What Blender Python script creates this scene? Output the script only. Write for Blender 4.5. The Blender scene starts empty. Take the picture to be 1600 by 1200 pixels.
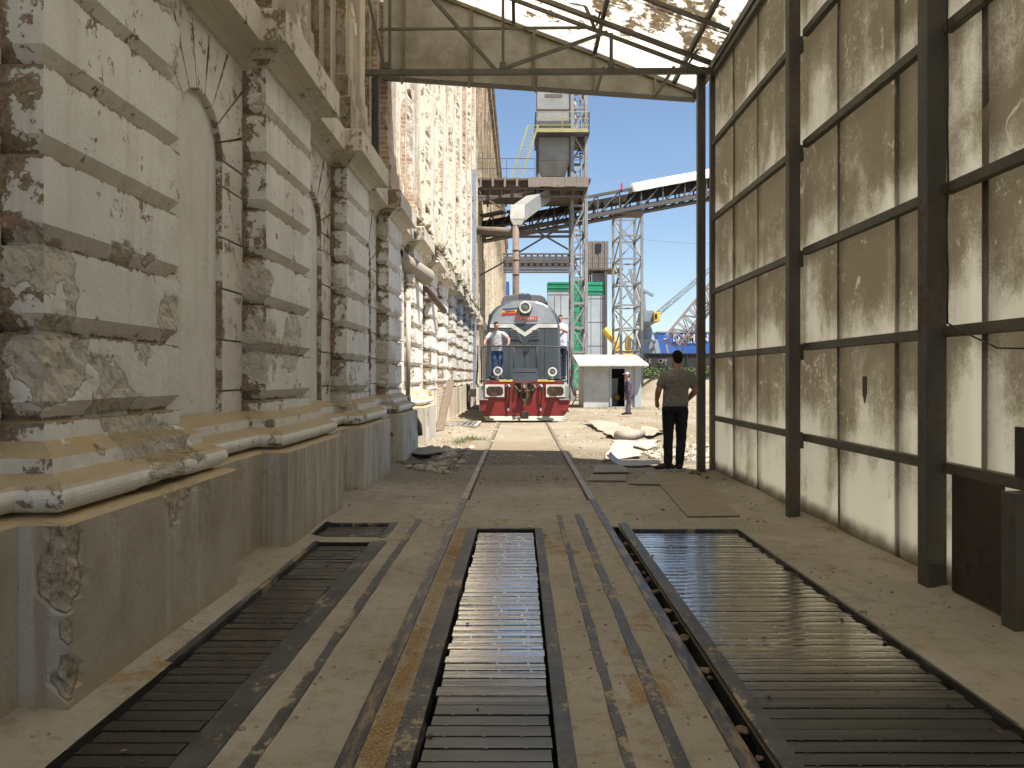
import bpy, bmesh, math, random
import numpy as np
from mathutils import Vector, Matrix, noise
from mathutils.bvhtree import BVHTree
random.seed(7)
H, F, VX, VY = 1.45, 1200.0, 812.0, 588.0      # eye height, focal length and axis of the photograph (pixels)
R = math.radians
S = bpy.context.scene
COL = S.collection
V = Vector

def at(x, y, d):
    """a pixel of the photograph and a distance -> a point of the place"""
    return V(((x - VX) * d / F, d, H - (y - VY) * d / F))

# ------------------------------------------------------------------ objects
def tag(o, label=None, cat=None, group=None, kind=None):
    if label: o['label'] = label
    if cat: o['category'] = cat
    if group: o['group'] = group
    if kind: o['kind'] = kind
    return o

def thing(name, loc, label, cat, group=None):
    o = bpy.data.objects.new(name, None)
    o.empty_display_size = .2
    COL.objects.link(o)
    o.location = loc
    return tag(o, label, cat, group)

def world_off(o):
    v = V((0, 0, 0))
    while o is not None:
        v += V(o.location); o = o.parent
    return v

class MB:
    """collects faces, then links them as ONE mesh object"""
    def __init__(s): s.v = []; s.f = []; s.mi = []; s.m = 0
    def add(s, vs, fs):
        b = len(s.v); s.v += [V(p) for p in vs]
        for f in fs: s.f.append([b + i for i in f]); s.mi.append(s.m)
        return s
    def box(s, x0, x1, y0, y1, z0, z1):
        vs = [(x, y, z) for z in (z0, z1) for y in (y0, y1) for x in (x0, x1)]
        return s.add(vs, [(0,2,3,1), (4,5,7,6), (0,1,5,4), (2,6,7,3), (0,4,6,2), (1,3,7,5)])
    def beam(s, a, b, w, h=None, up=(0, 0, 1)):
        a, b = V(a), V(b); h = w if h is None else h
        d = (b - a).normalized(); up = V(up)
        if abs(d.dot(up)) > .98: up = V((0, 1, 0))
        u = d.cross(up).normalized() * w * .5; n = u.cross(d).normalized() * h * .5
        vs = [p + i * u + j * n for p in (a, b) for (i, j) in ((-1,-1), (1,-1), (1,1), (-1,1))]
        return s.add(vs, [(3,2,1,0), (4,5,6,7), (0,1,5,4), (1,2,6,5), (2,3,7,6), (3,0,4,7)])
    def ibeam(s, a, b, w, h, t, up=(0, 0, 1)):
        a, b = V(a), V(b); d = (b - a).normalized(); up = V(up)
        if abs(d.dot(up)) > .98: up = V((0, 1, 0))
        u = d.cross(up).normalized(); n = u.cross(d).normalized()
        for k in (-1, 1):
            o = n * (h - t) * .5 * k
            s.beam(a + o, b + o, w, t, up)
        s.beam(a, b, t, h - 2 * t, up)
        return s
    def tube(s, pts, r, n=10, cap=True):
        pts = [V(p) for p in pts]; rs = r if isinstance(r, (list, tuple)) else [r] * len(pts)
        rings = []; ref = None
        for i, p in enumerate(pts):
            d = (pts[min(i+1, len(pts)-1)] - pts[max(i-1, 0)]).normalized()
            if ref is None:
                ref = V((0, 0, 1)) if abs(d.z) < .9 else V((1, 0, 0))
            u = d.cross(ref).normalized(); w = u.cross(d).normalized(); ref = w
            rings.append([p + (u * math.cos(2*math.pi*k/n) + w * math.sin(2*math.pi*k/n)) * rs[i] for k in range(n)])
        vs = [q for rg in rings for q in rg]; fs = []
        for i in range(len(pts) - 1):
            for k in range(n):
                fs.append((i*n+k, (i+1)*n+k, (i+1)*n+(k+1) % n, i*n+(k+1) % n))
        if cap: fs += [tuple(range(n)), tuple(reversed(range((len(pts)-1)*n, len(pts)*n)))]
        return s.add(vs, fs)
    def disc(s, c, axis, r, t, n=24):
        c = V(c); a = V(axis).normalized() * t
        return s.tube([c, c + a], r, n)
    def ring(s, c, axis, r0, r1, t, n=28):
        c = V(c); a = V(axis).normalized()
        ref = V((0, 0, 1)) if abs(a.z) < .9 else V((1, 0, 0))
        u = a.cross(ref).normalized(); w = u.cross(a)
        vs = []
        for (r, h) in ((r0, 0), (r1, 0), (r1, t), (r0, t)):
            vs += [c + a*h + (u*math.cos(2*math.pi*k/n) + w*math.sin(2*math.pi*k/n))*r for k in range(n)]
        fs = [(i*n+k, i*n+(k+1) % n, ((i+1) % 4)*n+(k+1) % n, ((i+1) % 4)*n+k) for i in range(4) for k in range(n)]
        return s.add(vs, fs)
    def prism(s, poly, ext):
        """a planar polygon (3D points) pushed along ext"""
        n = len(poly); e = V(ext); vs = [V(p) for p in poly] + [V(p) + e for p in poly]
        fs = [tuple(range(n)), tuple(reversed(range(n, 2*n)))] + [(i, n+i, n+(i+1) % n, (i+1) % n) for i in range(n)]
        return s.add(vs, fs)
    def sphere(s, c, r, nu=16, nv=10):
        c = V(c); r = V(r) if not isinstance(r, (int, float)) else V((r, r, r)); vs = []; fs = []
        for j in range(nv + 1):
            t = math.pi * j / nv
            for i in range(nu):
                a = 2 * math.pi * i / nu
                vs.append(c + V((r.x*math.sin(t)*math.cos(a), r.y*math.sin(t)*math.sin(a), r.z*math.cos(t))))
        for j in range(nv):
            for i in range(nu):
                fs.append((j*nu+i, (j+1)*nu+i, (j+1)*nu+(i+1) % nu, j*nu+(i+1) % nu))
        return s.add(vs, fs)
    def rock(s, c, r, rnd):
        t = (1 + 5**.5) / 2
        pts = [(-1,t,0),(1,t,0),(-1,-t,0),(1,-t,0),(0,-1,t),(0,1,t),(0,-1,-t),(0,1,-t),(t,0,-1),(t,0,1),(-t,0,-1),(-t,0,1)]
        fs = [(0,11,5),(0,5,1),(0,1,7),(0,7,10),(0,10,11),(1,5,9),(5,11,4),(11,10,2),(10,7,6),(7,1,8),(3,9,4),(3,4,2),(3,2,6),(3,6,8),(3,8,9),(4,9,5),(2,4,11),(6,2,10),(8,6,7),(9,8,1)]
        sc = V((rnd.uniform(.6, 1.3), rnd.uniform(.6, 1.3), rnd.uniform(.35, .8))) * r * .55
        an = rnd.uniform(0, 6.3); ca, sa = math.cos(an), math.sin(an); vs = []
        for p in pts:
            q = V(p) * rnd.uniform(.75, 1.15); q = V((q.x*sc.x, q.y*sc.y, q.z*sc.z))
            vs.append(V(c) + V((q.x*ca - q.y*sa, q.x*sa + q.y*ca, q.z)))
        return s.add(vs, fs)
    def build(s, name, mats, parent=None, smooth=False, bevel=0, fix=False, attr=None):
        if parent is None:
            xs = [v.x for v in s.v]; ys = [v.y for v in s.v]
            off = V(((min(xs)+max(xs))/2, (min(ys)+max(ys))/2, min(v.z for v in s.v)))
        else: off = world_off(parent)
        me = bpy.data.meshes.new(name)
        me.from_pydata([tuple(v - off) for v in s.v], [], s.f)
        for m in (mats if isinstance(mats, (list, tuple)) else [mats]): me.materials.append(m)
        if max(s.mi, default=0): me.polygons.foreach_set('material_index', s.mi)
        if fix:
            bm = bmesh.new(); bm.from_mesh(me)
            bmesh.ops.recalc_face_normals(bm, faces=bm.faces); bm.to_mesh(me); bm.free()
        if smooth: me.polygons.foreach_set('use_smooth', [True] * len(me.polygons))
        if attr is not None:
            a = me.attributes.new('dmg', 'FLOAT', 'POINT'); a.data.foreach_set('value', attr)
        me.update()
        o = bpy.data.objects.new(name, me); COL.objects.link(o)
        if parent is None: o.location = off
        else: o.parent = parent
        if bevel:
            b = o.modifiers.new('edge', 'BEVEL'); b.width = bevel; b.segments = 2; b.limit_method = 'ANGLE'; b.angle_limit = R(40)
        return o

def text_mesh(name, txt, size, mat, M, parent=None, depth=.006, spacing=1.0, bold=0):
    c = bpy.data.curves.new(name, 'FONT'); c.body = txt; c.size = size; c.extrude = depth; c.align_x = 'CENTER'; c.align_y = 'CENTER'
    c.space_character = spacing; c.offset = bold
    t = bpy.data.objects.new(name, c); COL.objects.link(t)
    bpy.context.view_layer.update()
    me = bpy.data.meshes.new_from_object(t.evaluated_get(bpy.context.evaluated_depsgraph_get()))
    bpy.data.objects.remove(t)
    off = world_off(parent) if parent else V((0, 0, 0))
    me.transform(Matrix.Translation(-off) @ M); me.materials.clear(); me.materials.append(mat)
    o = bpy.data.objects.new(name, me); COL.objects.link(o)
    if parent: o.parent = parent
    return o
FACE = Matrix.Rotation(math.pi/2, 4, 'X')      # text that faces the viewer (-Y)

# ------------------------------------------------------------------ materials
class NT:
    def __init__(s, name, rough=.8, metal=0.0, spec=.3):
        s.mat = bpy.data.materials.new(name); s.mat.use_nodes = True; s.t = s.mat.node_tree
        s.b = s.t.nodes['Principled BSDF']; s.out = s.t.nodes['Material Output']
        s.b.inputs['Roughness'].default_value = rough; s.b.inputs['Metallic'].default_value = metal
        s.b.inputs['Specular IOR Level'].default_value = spec
        g = s.t.nodes.new('ShaderNodeNewGeometry'); s.P = g.outputs['Position']; s.N = g.outputs['Normal']
    def inp(s, sock, v):
        if isinstance(v, bpy.types.NodeSocket): s.t.links.new(v, sock)
        elif isinstance(v, (tuple, list)):
            sock.default_value = tuple(v) + (1,) if sock.type == 'RGBA' and len(v) == 3 else v
        elif sock.type == 'RGBA': sock.default_value = (v, v, v, 1)
        elif sock.type == 'VECTOR': sock.default_value = (v, v, v)
        else: sock.default_value = v
    def node(s, t, ins=(), out=0, **kw):
        n = s.t.nodes.new(t)
        for k, v in kw.items(): setattr(n, k, v)
        for k, v in (ins.items() if isinstance(ins, dict) else enumerate(ins)):
            if v is not None: s.inp(n.inputs[k], v)
        return n.outputs[out]
    def sc(s, x, y, z): return s.node('ShaderNodeVectorMath', [s.P, (x, y, z)], operation='MULTIPLY')
    def noise(s, scale, detail=5, rough=.6, vec=None, dist=0.0):
        return s.node('ShaderNodeTexNoise', {'Vector': vec or s.P, 'Scale': scale, 'Detail': detail, 'Roughness': rough, 'Distortion': dist})
    def voro(s, scale, out='Distance', vec=None, feature='F1'):
        return s.node('ShaderNodeTexVoronoi', {'Vector': vec or s.P, 'Scale': scale}, out=out, feature=feature)
    def step(s, f, a, b):
        return s.node('ShaderNodeMapRange', {0: f, 1: a, 2: b, 3: 0.0, 4: 1.0}, interpolation_type='SMOOTHSTEP')
    def m(s, op, a, b=None): return s.node('ShaderNodeMath', [a, b], operation=op, use_clamp=False)
    def mix(s, f, a, b, mode='MIX'):
        n = s.t.nodes.new('ShaderNodeMix'); n.data_type = 'RGBA'; n.blend_type = mode
        s.inp(n.inputs[0], f); s.inp(n.inputs[6], a); s.inp(n.inputs[7], b)
        return n.outputs[2]
    def ramp(s, f, stops):
        n = s.t.nodes.new('ShaderNodeValToRGB'); s.inp(n.inputs[0], f); e = n.color_ramp.elements
        while len(e) < len(stops): e.new(.5)
        for i, (p, c) in enumerate(stops):
            e[i].position = p; e[i].color = (c, c, c, 1) if isinstance(c, (int, float)) else tuple(c) + (1,)
        return n.outputs[0]
    def axis(s, vec, i):
        return s.node('ShaderNodeSeparateXYZ', [vec], out=i)
    def attr(s, name): return s.node('ShaderNodeAttribute', out=2, attribute_name=name)
    def bump(s, h, dist=.01, strength=1.0):
        s.inp(s.b.inputs['Normal'], s.node('ShaderNodeBump', {'Height': h, 'Distance': dist, 'Strength': strength}))
    def col(s, c): s.inp(s.b.inputs['Base Color'], c); return s
    def rough(s, r): s.inp(s.b.inputs['Roughness'], r); return s

def paint(name, c, rough=.55, metal=0.0, rust=.25, dust=.3, scale=3.0, rustc=(.10, .05, .028), dustc=(.30, .24, .16), spec=.35):
    """worn paint or metal: tint variation, rust in patches, dust"""
    n = NT(name, rough, metal, spec)
    big = n.noise(scale, 6, .65); fine = n.noise(scale*9, 4, .6)
    c0 = n.mix(n.step(big, .3, .7), tuple(x*.78 for x in c), tuple(min(1, x*1.15) for x in c))
    rm = n.step(n.m('ADD', n.m('MULTIPLY', big, .6), n.m('MULTIPLY', fine, .4)), .62 - .3*rust, .70 - .22*rust)
    c1 = n.mix(n.m('MULTIPLY', rm, min(1, rust*2.2)), c0, rustc)
    dn = n.step(n.noise(scale*1.7, 5, .6, n.sc(1, 1, .4)), .35, .75)
    up = n.step(n.axis(n.N, 2), .35, .8)
    c2 = n.mix(n.m('ADD', n.m('MULTIPLY', dn, dust*.7), n.m('MULTIPLY', up, dust)), c1, dustc)
    n.col(c2); n.rough(n.m('ADD', rough, n.m('MULTIPLY', rm, .25)))
    n.bump(fine, .002)
    return n.mat

def plaster(name, white=(.69, .68, .645), dirt=1.0, brick=0.0, ret=.0, stripe=0.0):
    n = NT(name, .88, 0, .15)
    a = n.noise(.9, 6, .6); b = n.noise(7, 6, .68); c = n.noise(34, 5, .7)
    streak = n.noise(1.0, 5, .65, n.sc(7, 7, .7))
    w = n.mix(n.step(a, .35, .65), tuple(x*.86 for x in white), white)
    w = n.mix(n.m('MULTIPLY', n.step(streak, .47, .74), .46), w, (.42, .385, .32))
    w = n.mix(n.m('MULTIPLY', n.step(n.noise(2.3, 5, .6), .52, .72), .35), w, (.50, .44, .33))
    if stripe:
        s1 = n.noise(1.0, 3, .5, n.sc(.2, 1.1, .02)); w = n.mix(n.m('MULTIPLY', n.step(s1, .46, .60), stripe), w, (.64, .58, .46))
        s2 = n.noise(1.0, 3, .5, n.node('ShaderNodeVectorMath', [n.sc(.2, 2.3, .10), (9, 3, 1)], operation='ADD')); w = n.mix(n.m('MULTIPLY', n.step(s2, .54, .62), stripe*.7), w, (.45, .40, .32))
    # flaked spots: brown where the limewash has gone, more of it on the faces turned to the weather
    turn = n.step(n.m('MULTIPLY', n.axis(n.N, 1), -1.0), .45, .85)
    k = n.m('ADD', n.m('ADD', n.m('MULTIPLY', b, .55), n.m('MULTIPLY', c, .25)), n.m('MULTIPLY', n.noise(1.7, 3, .5), .2))
    k = n.m('ADD', k, n.m('ADD', n.m('MULTIPLY', turn, .045 + ret), n.m('MULTIPLY', n.attr('grm'), .15)))
    spot = n.step(k, .595 - .02*dirt, .625 - .02*dirt)
    brown = n.mix(n.step(c, .35, .65), (.105, .072, .040), (.27, .20, .125))
    w = n.mix(n.m('MULTIPLY', spot, .92), w, brown)
    # broken plaster: rubble, mortar and a little brick
    d = n.step(n.m('ADD', n.attr('dmg'), n.m('MULTIPLY', n.m('ADD', n.m('SUBTRACT', c, .5), n.m('SUBTRACT', b, .5)), .9)), .34, .50)
    rub = n.ramp(n.m('ADD', n.m('MULTIPLY', b, .6), n.m('MULTIPLY', n.noise(60, 4, .7), .4)), [(.28, (.15, .115, .075)), (.38, (.42, .37, .285)), (.47, (.57, .53, .45)), (.75, (.66, .63, .56))])
    red = n.step(n.m('ADD', n.m('MULTIPLY', n.noise(2.6, 2, .4), .75), n.m('MULTIPLY', c, .25)), .60, .64)
    rub = n.mix(n.m('MULTIPLY', red, .75), rub, n.mix(n.step(b, .4, .6), (.30, .13, .075), (.38, .20, .12)))
    w = n.mix(d, w, rub)
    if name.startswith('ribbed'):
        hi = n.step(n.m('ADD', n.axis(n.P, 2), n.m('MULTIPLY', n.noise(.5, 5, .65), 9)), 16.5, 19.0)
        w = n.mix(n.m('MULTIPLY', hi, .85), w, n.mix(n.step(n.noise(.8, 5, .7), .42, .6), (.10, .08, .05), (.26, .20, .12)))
    if brick:
        vec = n.node('ShaderNodeCombineXYZ', [n.m('ADD', n.axis(n.P, 1), n.axis(n.P, 0)), n.axis(n.P, 2), 0.0])
        br = n.t.nodes.new('ShaderNodeTexBrick'); n.inp(br.inputs['Vector'], vec); n.inp(br.inputs['Scale'], 1.0)
        for i, v in (('Color1', (.34, .20, .13)), ('Color2', (.44, .33, .23)), ('Mortar', (.50, .45, .36))): n.inp(br.inputs[i], v)
        for i, v in (('Brick Width', .25), ('Row Height', .085), ('Mortar Size', .012)): br.inputs[i].default_value = v
        bm = n.step(n.m('ADD', n.m('MULTIPLY', n.noise(1.0, 5, .62, n.sc(1.1, 1.1, .16)), .8), n.m('MULTIPLY', b, .2)), .56 - .12*brick, .58 - .12*brick)
        w = n.mix(bm, w, br.outputs[0])
    dust = n.step(n.axis(n.N, 2), .35, .75)
    sand = n.mix(n.step(n.noise(3.1, 4, .6), .55, .66), (.40, .315, .19), (.46, .29, .09))
    w = n.mix(n.m('MULTIPLY', dust, .92), w, n.mix(n.step(n.noise(150, 2, .5), .35, .7), tuple([.30, .23, .13]), sand))
    n.col(w)
    hgt = n.m('SUBTRACT', n.m('ADD', n.m('MULTIPLY', c, .5), n.m('MULTIPLY', b, .6)), n.m('MULTIPLY', spot, .35))
    hgt = n.m('ADD', hgt, n.m('MULTIPLY', d, n.m('MULTIPLY', n.noise(22, 6, .75), 2.2)))
    n.bump(hgt, .012)
    return n.mat

M = {}
M['plaster'] = plaster('limewashed_plaster', ret=.02)
M['plaster_clean'] = plaster('smooth_plaster', (.67, .655, .61), dirt=-.6, ret=-.02)
M['upper'] = plaster('weathered_upper_wall', (.66, .63, .55), dirt=.9, brick=.14, ret=.0, stripe=.6)
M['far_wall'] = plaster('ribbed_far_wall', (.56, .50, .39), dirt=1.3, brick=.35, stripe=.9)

M['jamb'] = plaster('grimy_jamb_plaster', (.66, .64, .60), dirt=2.6, ret=.03)
M['cornice'] = plaster('grimy_cornice_plaster', (.56, .52, .44), dirt=2.0, ret=.02)
M['upper_shade_grime'] = plaster('shaded_grimy_upper_wall', (.27, .235, .185), dirt=2.0, brick=.05, ret=.03, stripe=.5)  # darker copy of the upper wall: shade under the roof painted in with grime

def concrete_plinth():
    n = NT('plinth_concrete', .9, 0, .15)
    a = n.noise(1.3, 6, .65); st = n.noise(1.0, 5, .6, n.sc(6, 6, .8)); c = n.noise(28, 5, .7)
    w = n.mix(n.step(a, .35, .65), (.285, .255, .20), (.39, .355, .29))
    w = n.mix(n.m('MULTIPLY', n.step(st, .46, .68), .75), w, (.44, .41, .35))
    w = n.mix(n.m('MULTIPLY', n.step(n.m('ADD', n.m('MULTIPLY', n.noise(2.6, 6, .68), .7), n.m('MULTIPLY', c, .3)), .52, .66), .55), w, (.17, .145, .105))
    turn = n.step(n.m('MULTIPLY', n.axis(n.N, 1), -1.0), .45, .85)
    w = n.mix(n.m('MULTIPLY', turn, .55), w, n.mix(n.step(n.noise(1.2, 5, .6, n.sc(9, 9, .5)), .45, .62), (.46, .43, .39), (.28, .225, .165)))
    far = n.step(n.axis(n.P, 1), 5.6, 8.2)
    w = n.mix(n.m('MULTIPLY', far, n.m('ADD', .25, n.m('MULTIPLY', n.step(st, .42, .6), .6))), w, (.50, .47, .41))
    br = n.step(n.m('ADD', n.m('MULTIPLY', n.noise(2.6, 5, .6), .7), n.m('MULTIPLY', c, .3)), .56, .60)
    w = n.mix(n.m('MULTIPLY', n.m('MULTIPLY', br, n.m('MAXIMUM', turn, .12)), far), w, (.15, .10, .06))
    d = n.step(n.m('ADD', n.attr('dmg'), n.m('MULTIPLY', n.m('SUBTRACT', c, .5), .4)), .35, .55)
    w = n.mix(d, w, n.ramp(n.noise(30, 5, .7), [(.3, (.16, .13, .09)), (.5, (.36, .31, .23)), (.7, (.52, .47, .38))]))
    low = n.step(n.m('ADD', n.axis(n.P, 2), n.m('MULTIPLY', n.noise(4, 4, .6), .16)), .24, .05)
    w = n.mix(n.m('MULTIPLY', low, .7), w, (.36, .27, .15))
    dust = n.step(n.axis(n.N, 2), .4, .8)
    w = n.mix(dust, w, (.40, .31, .185))
    n.col(w); n.bump(n.m('ADD', n.m('MULTIPLY', c, .6), n.m('MULTIPLY', d, n.m('MULTIPLY', n.noise(20, 6, .7), 2))), .010)
    return n.mat
M['plinth'] = concrete_plinth()

def floor_mat():
    n = NT('dusty_concrete', .92, 0, .12)
    a = n.noise(.8, 6, .62); b = n.noise(6, 6, .7); c = n.noise(70, 4, .7)
    lane = n.noise(1.0, 5, .6, n.sc(5, .5, 1))
    w = n.mix(n.step(a, .32, .68), (.28, .25, .195), (.36, .325, .262))
    w = n.mix(n.m('MULTIPLY', n.step(lane, .48, .7), .4), w, (.39, .345, .26))
    w = n.mix(n.m('MULTIPLY', n.step(n.m('ADD', n.m('MULTIPLY', b, .6), n.m('MULTIPLY', n.noise(19, 5, .7), .4)), .48, .62), .5), w, (.20, .165, .11))
    # spilled grain, in drifts
    ga = n.m('ADD', n.m('MULTIPLY', n.noise(1.6, 6, .68, n.sc(1.5, .55, 1)), .7), n.m('MULTIPLY', b, .3))
    x = n.axis(n.P, 0)
    chan = n.m('MULTIPLY', n.step(x, -.70, -.58), n.step(x, -.40, -.52))
    chan = n.m('MULTIPLY', chan, n.step(n.axis(n.P, 1), 9.5, 7.5))
    edge = n.m('ADD', n.step(x, -1.72, -1.98), n.step(x, 2.55, 2.9))
    gm = n.m('MULTIPLY', n.step(n.m('ADD', ga, n.m('ADD', n.m('MULTIPLY', chan, .085), n.m('ADD', n.m('MULTIPLY', edge, .05), n.m('MULTIPLY', n.m('MULTIPLY', n.step(x, .12, .2), n.step(x, .95, .85)), .04)))), .575, .65), n.step(n.axis(n.P, 1), 10.5, 7.5))
    grain = n.mix(n.step(n.voro(95), .2, .5), (.44, .275, .105), (.27, .165, .07))
    w = n.mix(n.m('MULTIPLY', gm, .8), w, grain)
    dirt = n.m('MULTIPLY', n.step(n.m('ADD', n.axis(n.P, 1), n.m('MULTIPLY', n.m('SUBTRACT', b, .5), 2.2)), 9.6, 10.9), .75)
    w = n.mix(dirt, w, n.mix(n.step(n.noise(25, 5, .7), .4, .62), (.13, .105, .07), (.24, .19, .13)))
    wv = n.node('ShaderNodeVectorMath', [n.P, n.node('ShaderNodeVectorMath', [n.node('ShaderNodeTexNoise', {'Vector': n.P, 'Scale': 2.5, 'Detail': 4}, out=1), (.5, .5, 0)], operation='MULTIPLY')], operation='ADD')
    ck = n.m('MULTIPLY', n.step(n.voro(.55, vec=wv, feature='DISTANCE_TO_EDGE'), .012, .003), n.step(n.noise(.9, 2), .45, .55))
    w = n.mix(n.m('MULTIPLY', ck, .22), w, (.07, .055, .035))
    oil = n.step(n.m('ADD', n.m('MULTIPLY', n.noise(1.1, 5, .65), .75), n.m('MULTIPLY', n.noise(23, 5, .75), .25)), .56, .66)
    w = n.mix(n.m('MULTIPLY', oil, .42), w, (.12, .095, .06))
    n.col(n.mix(n.m('MULTIPLY', n.step(c, .4, .7), .25), w, (.20, .155, .10)))
    n.bump(n.m('ADD', n.m('MULTIPLY', c, .4), n.m('ADD', n.m('MULTIPLY', b, .5), n.m('MULTIPLY', gm, n.m('MULTIPLY', n.voro(95), .8)))), .011)
    return n.mat
M['floor'] = floor_mat()

def ground_mat():
    n = NT('dry_dirt', .95, 0, .1)
    a = n.noise(.35, 6, .62); b = n.noise(2.6, 6, .68); c = n.noise(30, 5, .72)
    w = n.mix(n.step(a, .35, .65), (.205, .168, .118), (.275, .238, .182))
    w = n.mix(n.m('MULTIPLY', n.step(b, .48, .66), .6), w, (.26, .205, .13))
    w = n.mix(n.m('MULTIPLY', n.step(n.noise(1.1, 5, .7, n.sc(2.5, .6, 1)), .55, .68), .5), w, (.35, .318, .262))
    w = n.mix(n.m('MULTIPLY', n.step(c, .52, .7), .4), w, (.19, .15, .10))
    # trodden earth just outside the shed, darkened with its painted shade; pale slabs between the rails farther on
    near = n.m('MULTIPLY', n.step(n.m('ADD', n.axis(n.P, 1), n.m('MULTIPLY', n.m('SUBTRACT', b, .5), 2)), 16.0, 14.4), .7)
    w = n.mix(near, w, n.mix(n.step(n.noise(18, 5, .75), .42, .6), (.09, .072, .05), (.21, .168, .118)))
    n.col(w); n.bump(n.m('ADD', n.m('MULTIPLY', b, 1.0), c), .03)
    return n.mat
M['ground'] = ground_mat()

def dusty_steel(name, c=(.054, .052, .051), cover=.45, scale=3.0):
    n = NT(name, .5, .35, .4)
    a = n.m('ADD', n.m('MULTIPLY', n.noise(scale, 6, .66, n.sc(2.0, .7, 1)), .7), n.m('MULTIPLY', n.noise(scale*9, 4, .65), .3))
    mk = n.step(a, .60 - .16*cover, .655 - .16*cover)
    st = n.mix(n.step(n.noise(5, 4, .6), .4, .65), c, tuple(x*1.6 for x in c))
    sand = n.mix(n.step(n.noise(2.2, 4, .6), .55, .65), (.31, .25, .16), (.40, .23, .075))
    n.col(n.mix(n.m('MULTIPLY', mk, .93), st, sand))
    n.inp(n.b.inputs['Metallic'], n.m('MULTIPLY', n.m('SUBTRACT', 1.0, mk), .35))
    n.rough(n.m('ADD', .46, n.m('MULTIPLY', mk, .45))); n.bump(n.noise(60, 4, .7), .003)
    return n.mat
M['strip'] = dusty_steel('dusty_steel_strip')
M['strip_clean'] = dusty_steel('bare_steel_edge', (.052, .050, .048), .42)

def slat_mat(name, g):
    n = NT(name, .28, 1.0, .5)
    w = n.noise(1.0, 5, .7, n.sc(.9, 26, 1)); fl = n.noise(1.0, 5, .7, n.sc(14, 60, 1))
    worn = n.m('MULTIPLY', n.step(n.m('ADD', n.m('MULTIPLY', w, .65), n.m('MULTIPLY', fl, .35)), .34, .54), n.step(n.m('ADD', n.axis(n.P, 1), n.m('MULTIPLY', w, .8)), 3.75, 4.7))  # streaky wear, cut off close by to paint the fading of the sheen
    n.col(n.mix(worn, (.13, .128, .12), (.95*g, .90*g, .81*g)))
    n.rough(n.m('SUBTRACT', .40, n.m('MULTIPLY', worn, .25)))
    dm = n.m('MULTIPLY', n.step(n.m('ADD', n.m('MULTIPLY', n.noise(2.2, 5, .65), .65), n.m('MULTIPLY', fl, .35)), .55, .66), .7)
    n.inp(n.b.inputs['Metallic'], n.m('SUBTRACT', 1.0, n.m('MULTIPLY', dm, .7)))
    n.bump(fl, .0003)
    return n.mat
M['slat'] = slat_mat('bright_sheen_slat_steel', 1.0)  # each grating's brightness stands in for the outdoor highlight it catches
M['slat_mid_sheen'] = slat_mat('mid_sheen_slat_steel', .82)
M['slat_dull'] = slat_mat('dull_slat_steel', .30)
M['pit'] = paint('pit_dark', (.02, .018, .015), .95, 0, .1, .1)

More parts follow.
